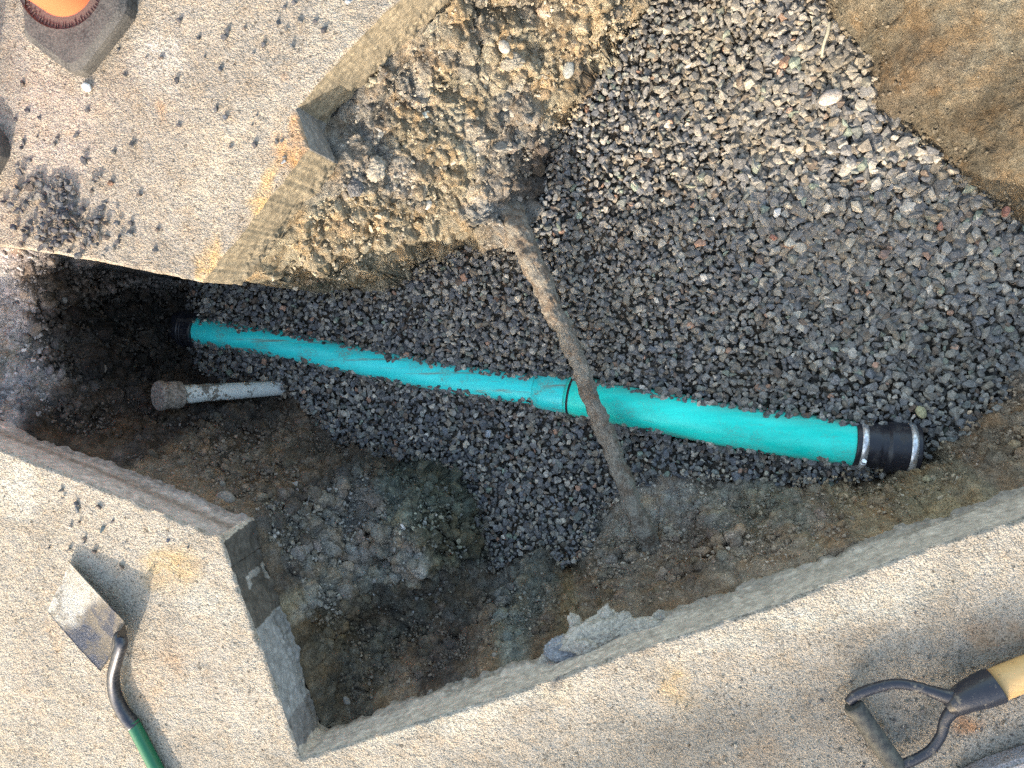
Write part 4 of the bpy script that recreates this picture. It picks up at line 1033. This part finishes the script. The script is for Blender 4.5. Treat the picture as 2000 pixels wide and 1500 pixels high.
k.bump(k.noise(260, 5, .7), .0035); M_CAP = k.m
W0, W1 = at(330, 772, -.325), at(560, 757, -.585)
t = tag(empty('white_pipe', tuple(W0)), 'dirty white plastic pipe with a soil caked round cap in the left hollow', 'pipe')
wd = (W1-W0)/np.linalg.norm(W1-W0)
part('tube', tube('tube', lerp(W0, W1, 60), np.linspace(msize(19, W0), msize(14, W1), 60), M_WHT, 40, True, lambda F: .0012*fbm(F, 60, 3, 5)*sstep(X1, X0, F[:, 0])), t)
rc = msize(26, W0)
cd_ = wd*.35+np.array([.88, -.02, .0]); cd_ = wd
b0 = W0+(W0-W1)/np.linalg.norm(W1-W0)*.020
lp = [b0+wd*s for s in (-.006, -.0055, 0, .006, .0065, .012, .022, .035, .045, .048)]
lr = [rc*.9, rc*1.06, rc*1.12, rc*1.12, rc*1.02, rc*1.02, rc*1.05, rc*1.06, rc*1.02, rc*.7]
lpd = np.concatenate([lerp(lp[i], lp[i+1], 5)[:-1] for i in range(len(lp)-1)]+[[lp[-1]]]); lrd = np.interp(np.linspace(0, len(lr)-1, len(lpd)), range(len(lr)), lr)
part('cap', tube('cap', lpd, lrd, M_CAP, 48, True, lambda F: .0012*fbm(F, 90, 3, 6)), t)

# ------------------------------------------------------------------ square trowel-shovel at the lower left
def poly_tube(name, pts, radii, mat, seg=24, n=70, squash=None):
    P = path(pts, n); tt = np.concatenate([[0], np.cumsum(np.linalg.norm(np.diff(np.array(pts), axis=0), axis=1))]); tt /= tt[-1]
    return tube(name, P, np.interp(np.linspace(0, 1, n), tt, radii), mat, seg, True, None, squash)
k = NB('worn_blade_steel', .35, .5); k.b.inputs['Metallic'].default_value = .75
dm = k.ramp(k.noise(22, 6, .72), [(.46, 0), (.56, 1)])
dm2 = k.ramp(k.noise(240, 4, .75), [(.45, 0), (.58, 1)])
dmm = k.math('MULTIPLY', dm, k.math('ADD', k.math('MULTIPLY', dm2, .5), .45))
k.color(k.mix(dmm, k.attr(), (.19, .165, .125))); k.L(k.math('SUBTRACT', .75, k.math('MULTIPLY', dmm, .7)), k.b.inputs['Metallic'])
k.rough(k.ramp(k.math('ADD', dmm, k.math('MULTIPLY', k.noise(60, 4, .6), .3)), [(0, .28), (.5, .6), (1, .95)])); k.bump(k.noise(300, 4, .7), .0012); k.bump(dm2, .0008); M_BLADE = k.m
M_SHANK = mat_metal('dark_shank', (.06, .065, .08), .42, .35, (.12, .11, .10)); M_SHANK.node_tree.nodes['Principled BSDF'].inputs['Metallic'].default_value = .5
k = NB('green_paint', .35, .5); k.color(k.mix(k.ramp(k.noise(90, 5, .7, co=k.map((1, .2, 1))), [(.62, 0), (.72, .6)]), (.008, .115, .055), (.2, .22, .17))); M_GREEN = k.m
M_RIVET = mat_metal('rivet_metal', (.7, .68, .65), .4, .2)
tl, ll, bl, rl = at(134, 1095, .012), at(92, 1194, .006), at(196, 1311, .010), at(244, 1217, .040)
sh = tag(empty('shovel', tuple(at(225, 1290))), 'small square bladed shovel with dark shank and green handle on the lower left slab', 'shovel')
nu, nv = 30, 36; V = []
for i in range(nu+1):
    for j in range(nv+1):
        u, v = i/nu, j/nv                      # u: across (left edge -> right edge), v: tip -> shank
        p = (ll*(1-v)+bl*v)*(1-u)+(tl*(1-v)+rl*v)*u
        z = -.010*math.sin(math.pi*u)*(1 if u else 0)*(.4+.6*v)+.002*math.sin(7*u+3*v)
        # slightly trimmed corners
        p = p+np.array([0, 0, z]); V.append(p)
V = np.array(V); V2 = V-np.array([0, 0, .0022]); Qb = grid_quads(nu+1, nv+1); N = len(V)
_u, _v2 = np.meshgrid(np.linspace(0, 1, nu+1), np.linspace(0, 1, nv+1), indexing='ij'); _u, _v2 = _u.ravel(), _v2.ravel()
_m = sstep(.08, -.12, _v2-.30-.30*_u+.10*pn(P3(_u, _v2), 4, 3))[:, None]
BC = np.array([(.055, .065, .095)])*(1-_m)+np.array([(.36, .36, .355)])*_m; BC = np.concatenate([BC, BC])  # light and dark zones paint the blade's reflection; pale tip is also dust
W = nv+1; rimq = []
for i in range(nu):
    rimq += [(i*W, (i+1)*W, (i+1)*W+N, i*W+N), ((i+1)*W+nv, i*W+nv, i*W+nv+N, (i+1)*W+nv+N)]
for j in range(nv):
    rimq += [(j+1, j, j+N, j+1+N), (nu*W+j, nu*W+j+1, nu*W+j+1+N, nu*W+j+N)]
part('blade', npmesh('blade', np.concatenate([V, V2]), np.concatenate([Qb, Qb[:, ::-1]+N, np.array(rimq)]), M_BLADE, True, BC), sh)
part('shank', poly_tube('shank', [at(222, 1268, .022), at(233, 1243, .036), at(237, 1255, .040), at(229, 1285, .036), at(221, 1320, .026), at(226, 1360, .018), at(243, 1395, .014), at(262, 1418, .013)],
                        [.004, .010, .0115, .0105, .0105, .0112, .0122, .0128], M_SHANK, 28, 90), sh)
fr = part('step_plate', npmesh('step_plate', np.array([at(244, 1217, .054), at(228, 1241, .050), at(231, 1262, .040), at(248, 1236, .046), at(244, 1217, .051), at(228, 1241, .047), at(231, 1262, .037), at(248, 1236, .043)]),
                               np.array([(0, 1, 2, 3), (7, 6, 5, 4), (0, 4, 5, 1), (1, 5, 6, 2), (2, 6, 7, 3), (3, 7, 4, 0)]), M_STONE), sh)
part('handle', poly_tube('handle', [at(258, 1410, .013), at(285, 1462, .013), at(320, 1530, .013), at(420, 1730, .013), at(520, 1930, .013)], [.0118, .0118, .0118, .0118, .0118], M_GREEN, 28, 60), sh)
for a, b in ((231, 1328), (247, 1364), (255, 1382)):
    p = at(a, b, .036 if b < 1340 else .027)
    part('rivet', tube('rivet', [p-np.array([0, 0, .003]), p, p+np.array([0, .0, .001])], [.0022, .0021, .001], M_RIVET, 12), sh)

# ------------------------------------------------------------------ D-grip shovel at the lower right
k = NB('worn_black_paint', .36, .5)
wr = k.ramp(k.noise(60, 6, .75), [(.56, 0), (.66, .8)])
k.color(k.mix(wr, (.020, .022, .032), (.17, .155, .13))); k.rough(k.ramp(wr, [(0, .3), (.5, .8)])); k.bump(k.noise(300, 3, .6), .0005); M_DB = k.m
k = NB('ash_wood', .5, .4)
gr = k.noise(30, 5, .6, co=k.map((.35, 5, 5), (0, 0, -.38)))
c = k.mix(gr, (.52, .30, .115), (.72, .49, .235)); c = k.mix(k.ramp(k.noise(260, 3, .7, co=k.map((.4, 1, 1), (0, 0, -.38))), [(.62, 0), (.7, .7)]), c, (.22, .15, .08))
k.color(c); M_WOOD = k.m
k = NB('dusty_grip', .7, .3)
k.color(k.mix(k.ramp(k.noise(70, 5, .7), [(.38, 0), (.7, 1)]), (.035, .037, .04), (.13, .125, .105))); k.bump(k.noise(500, 3, .6), .0005); M_GRIP = k.m
dz = tag(empty('shovel', tuple(at(1800, 1420))), 'wooden shafted shovel with black D-shaped grip on the lower right slab', 'shovel')
w0 = at(1938, 1341, .032); w1 = at(2150, 1256, .032); w2 = at(2150+1500, 1256-600, .045)
wr_ = msize(30.5, w0)
part('shaft', poly_tube('shaft', [w0, w1, w2], [wr_, wr_*1.0, wr_], M_WOOD, 40, 60), dz)
part('ferrule', poly_tube('ferrule', [at(1850, 1383, .037), at(1862, 1376, .038), at(1885, 1363, .040), at(1915, 1350, .040), at(1945, 1338, .040), at(1946, 1337.5, .040)], [msize(13, w0), msize(22, w0), msize(27.5, w0), msize(32.5, w0), msize(34, w0), msize(33, w0)], M_DB, 48, 60), dz)
part('yoke_arm', poly_tube('yoke_arm', [at(1880, 1360, .040), at(1850, 1360, .038), at(1815, 1349, .036), at(1780, 1339, .034), at(1745, 1336, .032), at(1705, 1345, .030), at(1672, 1358, .028), at(1656, 1372, .026)],
                           [msize(q_, w0) for q_ in (17, 15, 11.5, 10.5, 10.5, 11, 11, 9)], M_DB, 28, 90, (1, .8)), dz)
part('yoke_arm', poly_tube('yoke_arm', [at(1888, 1378, .040), at(1862, 1388, .038), at(1846, 1408, .036), at(1838, 1436, .034), at(1818, 1464, .032), at(1790, 1482, .030), at(1762, 1494, .028), at(1742, 1503, .026)],
                           [msize(q_, w0) for q_ in (16, 14, 11, 10, 10, 10.5, 11, 10)], M_DB, 28, 90, (1, .8)), dz)
gp0, gp1 = at(1665, 1376, .026), at(1752, 1500, .026)
part('grip', tube('grip', lerp(gp0, gp1, 30), [msize(17, gp0)]+[msize(19.5, gp0)]*28+[msize(17, gp0)], M_GRIP, 40), dz)
p = at(1912, 1362, .040+wr_*.98)
part('rivet', tube('rivet', [p-np.array([0, 0, .006]), p, p+np.array([0, 0, .0015])], [.0048, .0046, .002], M_RIVET, 16), dz)

# added house-shaped blocker out of view: its roof edge shades the bottom right corner
def shade_blocker():
    e0, e1 = xy(1000, 1475), xy(2000, 1125); d = (e1-e0)/np.linalg.norm(e1-e0); n = np.array([d[1], -d[0]])
    hb = 3.6; k_ = hb/math.tan(SUN_EL); off = -np.array([SUN_DIR.x, SUN_DIR.y])*k_
    a = e0+off-d*.35; b = a+d*11; dn = n*6.0
    t = tag(empty('shade_blocker', (a[0], a[1], 0)), 'unseen house-shaped block added behind the camera to cast shade', 'shade_blocker')
    def box(nm, o, u, v, z0, z1, mat, par, root=None):
        c = [o, o+u, o+u+v, o+v]; V = [(*p, z0) for p in c]+[(*p, z1) for p in c]
        me = bpy.data.meshes.new(nm); me.from_pydata([tuple(map(float, v_)) for v_ in V], [], [(3, 2, 1, 0), (4, 5, 6, 7), (0, 1, 5, 4), (1, 2, 6, 5), (2, 3, 7, 6), (3, 0, 4, 7)]); me.materials.append(mat)
        return part(nm, me, par, root)
    k = NB('render_wall', .9, .2); k.color(k.mix(k.noise(3, 5), (.30, .28, .25), (.40, .37, .33))); k.bump(k.noise(60, 4), .004); mw = k.m
    mg = NB('window_glass', .1, .5).color((.03, .04, .05)).m; mr = NB('roof_sheet', .6, .4).color((.12, .12, .13)).m; md = NB('door_paint', .5, .4).color((.10, .14, .17)).m
    box('wall', a+n*.12, d*11, dn-n*.24, -.13, hb-.12, mw, t); box('roof', a-d*.1, d*11.2, dn, hb-.12, hb, mr, t)
    for q in (1.2, 3.4, 7.4, 9.4):
        w_ = box('window', a+n*.09+d*q, d*1.1, n*.028, 1.0, 2.2, mr, t); box('pane', a+n*.085+d*(q+.06), d*.98, n*.004, 1.06, 2.14, mg, w_, 1)
    box('door', a+n*.09+d*5.4, d*.95, n*.028, 0, 2.1, md, t)
shade_blocker()

# ------------------------------------------------------------------ traffic cones
k = NB('recycled_rubber', .75, .35)
c = k.mix(k.ramp(k.noise(300, 3, .7), [(.4, 0), (.65, 1)]), (.03, .031, .033), (.10, .10, .10)); c = k.mix(k.ramp(k.noise(18, 5, .65), [(.4, 0), (.65, .6)]), c, (.12, .116, .11))
k.color(c); k.bump(k.noise(420, 3, .7), .0008); M_RUB = k.m
k = NB('moulded_ring', .85, .2); k.color((.11, .085, .08)); k.bump(k.noise(300, 3, .7), .001); M_RING = k.m
M_OR = NB('orange_plastic', .45, .4).color((.80, .15, .07)).m
M_REFL = NB('white_collar', .4, .4).color((.75, .75, .74)).m
def cone(outline, cen, r_ring, r_cone, hgt, label, h=.030):
    t = tag(empty('traffic_cone', (cen[0], cen[1], 0)), label, 'traffic cone')
    O = np.array(outline); c = np.array(cen[:2]); n = len(O); bm = bmesh.new()
    lev = [(1.0, .001), (1.0, h*.55), (.985, h*.8), (.90, h)]
    rings = []
    for s, z in lev: rings.append([bm.verts.new((*(c+(p-c)*s), z)) for p in O])
    m = 48
    ang = [math.atan2(p[1]-c[1], p[0]-c[0]) for p in O]
    def circ(r, z): return [bm.verts.new((c[0]+r*math.cos(2*math.pi*q/m), c[1]+r*math.sin(2*math.pi*q/m), z)) for q in range(m)]
    for a, b in zip(rings[:-1], rings[1:]):
        for i in range(n): bm.faces.new((a[i], a[(i+1) % n], b[(i+1) % n], b[i]))
    inner = circ(r_ring, h+.002)
    e1 = [bm.edges.get((rings[-1][i], rings[-1][(i+1) % n])) for i in range(n)]; e2 = [bm.edges.new((inner[i], inner[(i+1) % m])) for i in range(m)]
    bmesh.ops.bridge_loops(bm, edges=e1+e2) if n == m else bmesh.ops.triangle_fill(bm, edges=e1+e2, use_beauty=True)
    low = circ(r_ring*.97, h-.004)
    for i in range(m): bm.faces.new((inner[i], inner[(i+1) % m], low[(i+1) % m], low[i]))
    bmesh.ops.recalc_face_normals(bm, faces=bm.faces)
    me = bpy.data.meshes.new('base'); bm.to_mesh(me); bm.free(); me.materials.append(M_RUB)
    part('base', me, t)
    # sunken ring with short raised ribs
    V, F = [], []
    def quad(a): i = len(V); V.extend(a); F.append((i, i+1, i+2, i+3))
    for q in range(m):
        a0, a1 = 2*math.pi*q/m, 2*math.pi*(q+1)/m
        quad([(c[0]+r*math.cos(a), c[1]+r*math.sin(a), h-.0038) for r, a in ((r_cone*.8, a0), (r_ring*.975, a0), (r_ring*.975, a1), (r_cone*.8, a1))])
    rr_ = random.Random(4)
    for q in range(76):
        a0 = 2*math.pi*(q+rr_.random()*.4)/76; r0 = r_cone*1.12+rr_.random()*.006; r1 = r0+rr_.uniform(.004, .010); wd_ = .0008/r0
        b = [(c[0]+r*math.cos(a), c[1]+r*math.sin(a), z) for z in (h-.0036, h-.0015) for r, a in ((r0, a0-wd_), (r1, a0-wd_), (r1, a0+wd_), (r0, a0+wd_))]
        i = len(V); V.extend(b); F += [(i+4, i+5, i+6, i+7), (i, i+1, i+5, i+4), (i+1, i+2, i+6, i+5), (i+2, i+3, i+7, i+6), (i+3, i, i+4, i+7)]
    me = bpy.data.meshes.new('moulded_ring'); me.from_pydata(V, [], F); me.materials.append(M_RING)
    part('moulded_ring', me, t)
    z = np.linspace(h-.006, hgt, 24); P = np.column_stack([z*0+c[0], z*0+c[1], z]); tr = (z-z[0])/(z[-1]-z[0])
    def cone_tube(z0, z1, mat, nm, add, par, root=None):
        m_ = (tr >= z0-1e-6) & (tr <= z1+1e-6); zz = np.linspace(z0, z1, 10); PP = np.column_stack([zz*0+c[0], zz*0+c[1], z[0]+zz*(z[-1]-z[0])])
        V, F = [], []; sg = 48
        for i, p in enumerate(PP):
            rr = r_cone*(1-zz[i]*.72)+add
            for q in range(sg): V.append((p[0]+rr*math.cos(2*math.pi*q/sg), p[1]+rr*math.sin(2*math.pi*q/sg), p[2]))
        for i in range(9):
            for q in range(sg): F.append((i*sg+q, i*sg+(q+1) % sg, (i+1)*sg+(q+1) % sg, (i+1)*sg+q))
        if z1 == 1: F.append(tuple(9*sg+q for q in range(sg)))
        me = bpy.data.meshes.new(nm); me.from_pydata(V, [], F); me.materials.append(mat)
        for pf in me.polygons: pf.use_smooth = len(pf.vertices) == 4
        return part(nm, me, par)
    cone_tube(0, 1, M_OR, 'cone_body', 0, t)
    cone_tube(.55, .8, M_REFL, 'reflective_collar', .0012, t)
    return t
OUT = [(50, -160), (50, 20), (50, 62), (52, 74), (60, 84), (95, 112), (128, 136), (138, 142), (150, 145), (163, 140), (172, 130), (205, 88), (238, 45), (249, 30), (253, 15), (254, -80), (240, -160), (150, -220)]
oc = [xy(a, b, .02) for a, b in OUT]
cone(oc, xy(118, -42, .03), msize(93, at(118, 0, 0)), msize(68, at(118, 0, 0)), .50, 'orange traffic cone on a black rubber base at the top left')
OUT2 = [(-150, 210), (-50, 225), (-22, 240), (-3, 262), (4, 285), (1, 305), (-12, 330), (-40, 380), (-120, 420), (-200, 400), (-260, 320), (-220, 240)]
oc2 = [xy(a, b, .02) for a, b in OUT2]
cone(oc2, xy(-120, 315, .03), msize(80, at(0, 300, 0)), msize(60, at(0, 300, 0)), .50, 'second black cone base just showing at the left edge')

# pale concrete block just entering the bottom right corner
bm = bmesh.new()
cr = [xy(1850, 1512), xy(1915, 1478), xy(1995, 1452), xy(2080, 1432), xy(2200, 1560), xy(1960, 1680)]
vb = [bm.verts.new((*q, -.002)) for q in cr]; vt = [bm.verts.new((*q, .035)) for q in cr]
bm.faces.new(vt); bm.faces.new(vb[::-1])
for i in range(6): bm.faces.new((vb[i], vb[(i+1) % 6], vt[(i+1) % 6], vt[i]))
bmesh.ops.recalc_face_normals(bm, faces=bm.faces); bmesh.ops.bevel(bm, geom=list(bm.edges), offset=.006, segments=3, affect='EDGES')
me = bpy.data.meshes.new('concrete_block'); bm.to_mesh(me); bm.free(); me.materials.append(M_CONC)
ca = me.color_attributes.new('tint', 'FLOAT_COLOR', 'POINT'); ca.data.foreach_set('color', np.tile(np.array([.36, .34, .35, 1], np.float32), len(me.vertices)))
tag(link('concrete_block', me), 'pale lavender grey concrete block in the bottom right corner below the D-shaped grip', 'concrete block')

# stick on the stone bed
k = NB('bark', .9, .2); k.color(k.mix(k.noise(120, 4, .7), (.30, .27, .19), (.5, .47, .36))); M_STICK = k.m
tag(link('stick', poly_tube('stick', [ghit(1600, 118)+np.array([0, 0, .006]), ghit(1603, 95)+np.array([0, 0, .008]), ghit(1611, 70)+np.array([0, 0, .008]), ghit(1615, 50)+np.array([0, 0, .006])], [.0025, .003, .0035, .003], M_STICK, 10, 30)), 'pale weathered stick lying on the top of the stone bed', 'stick')
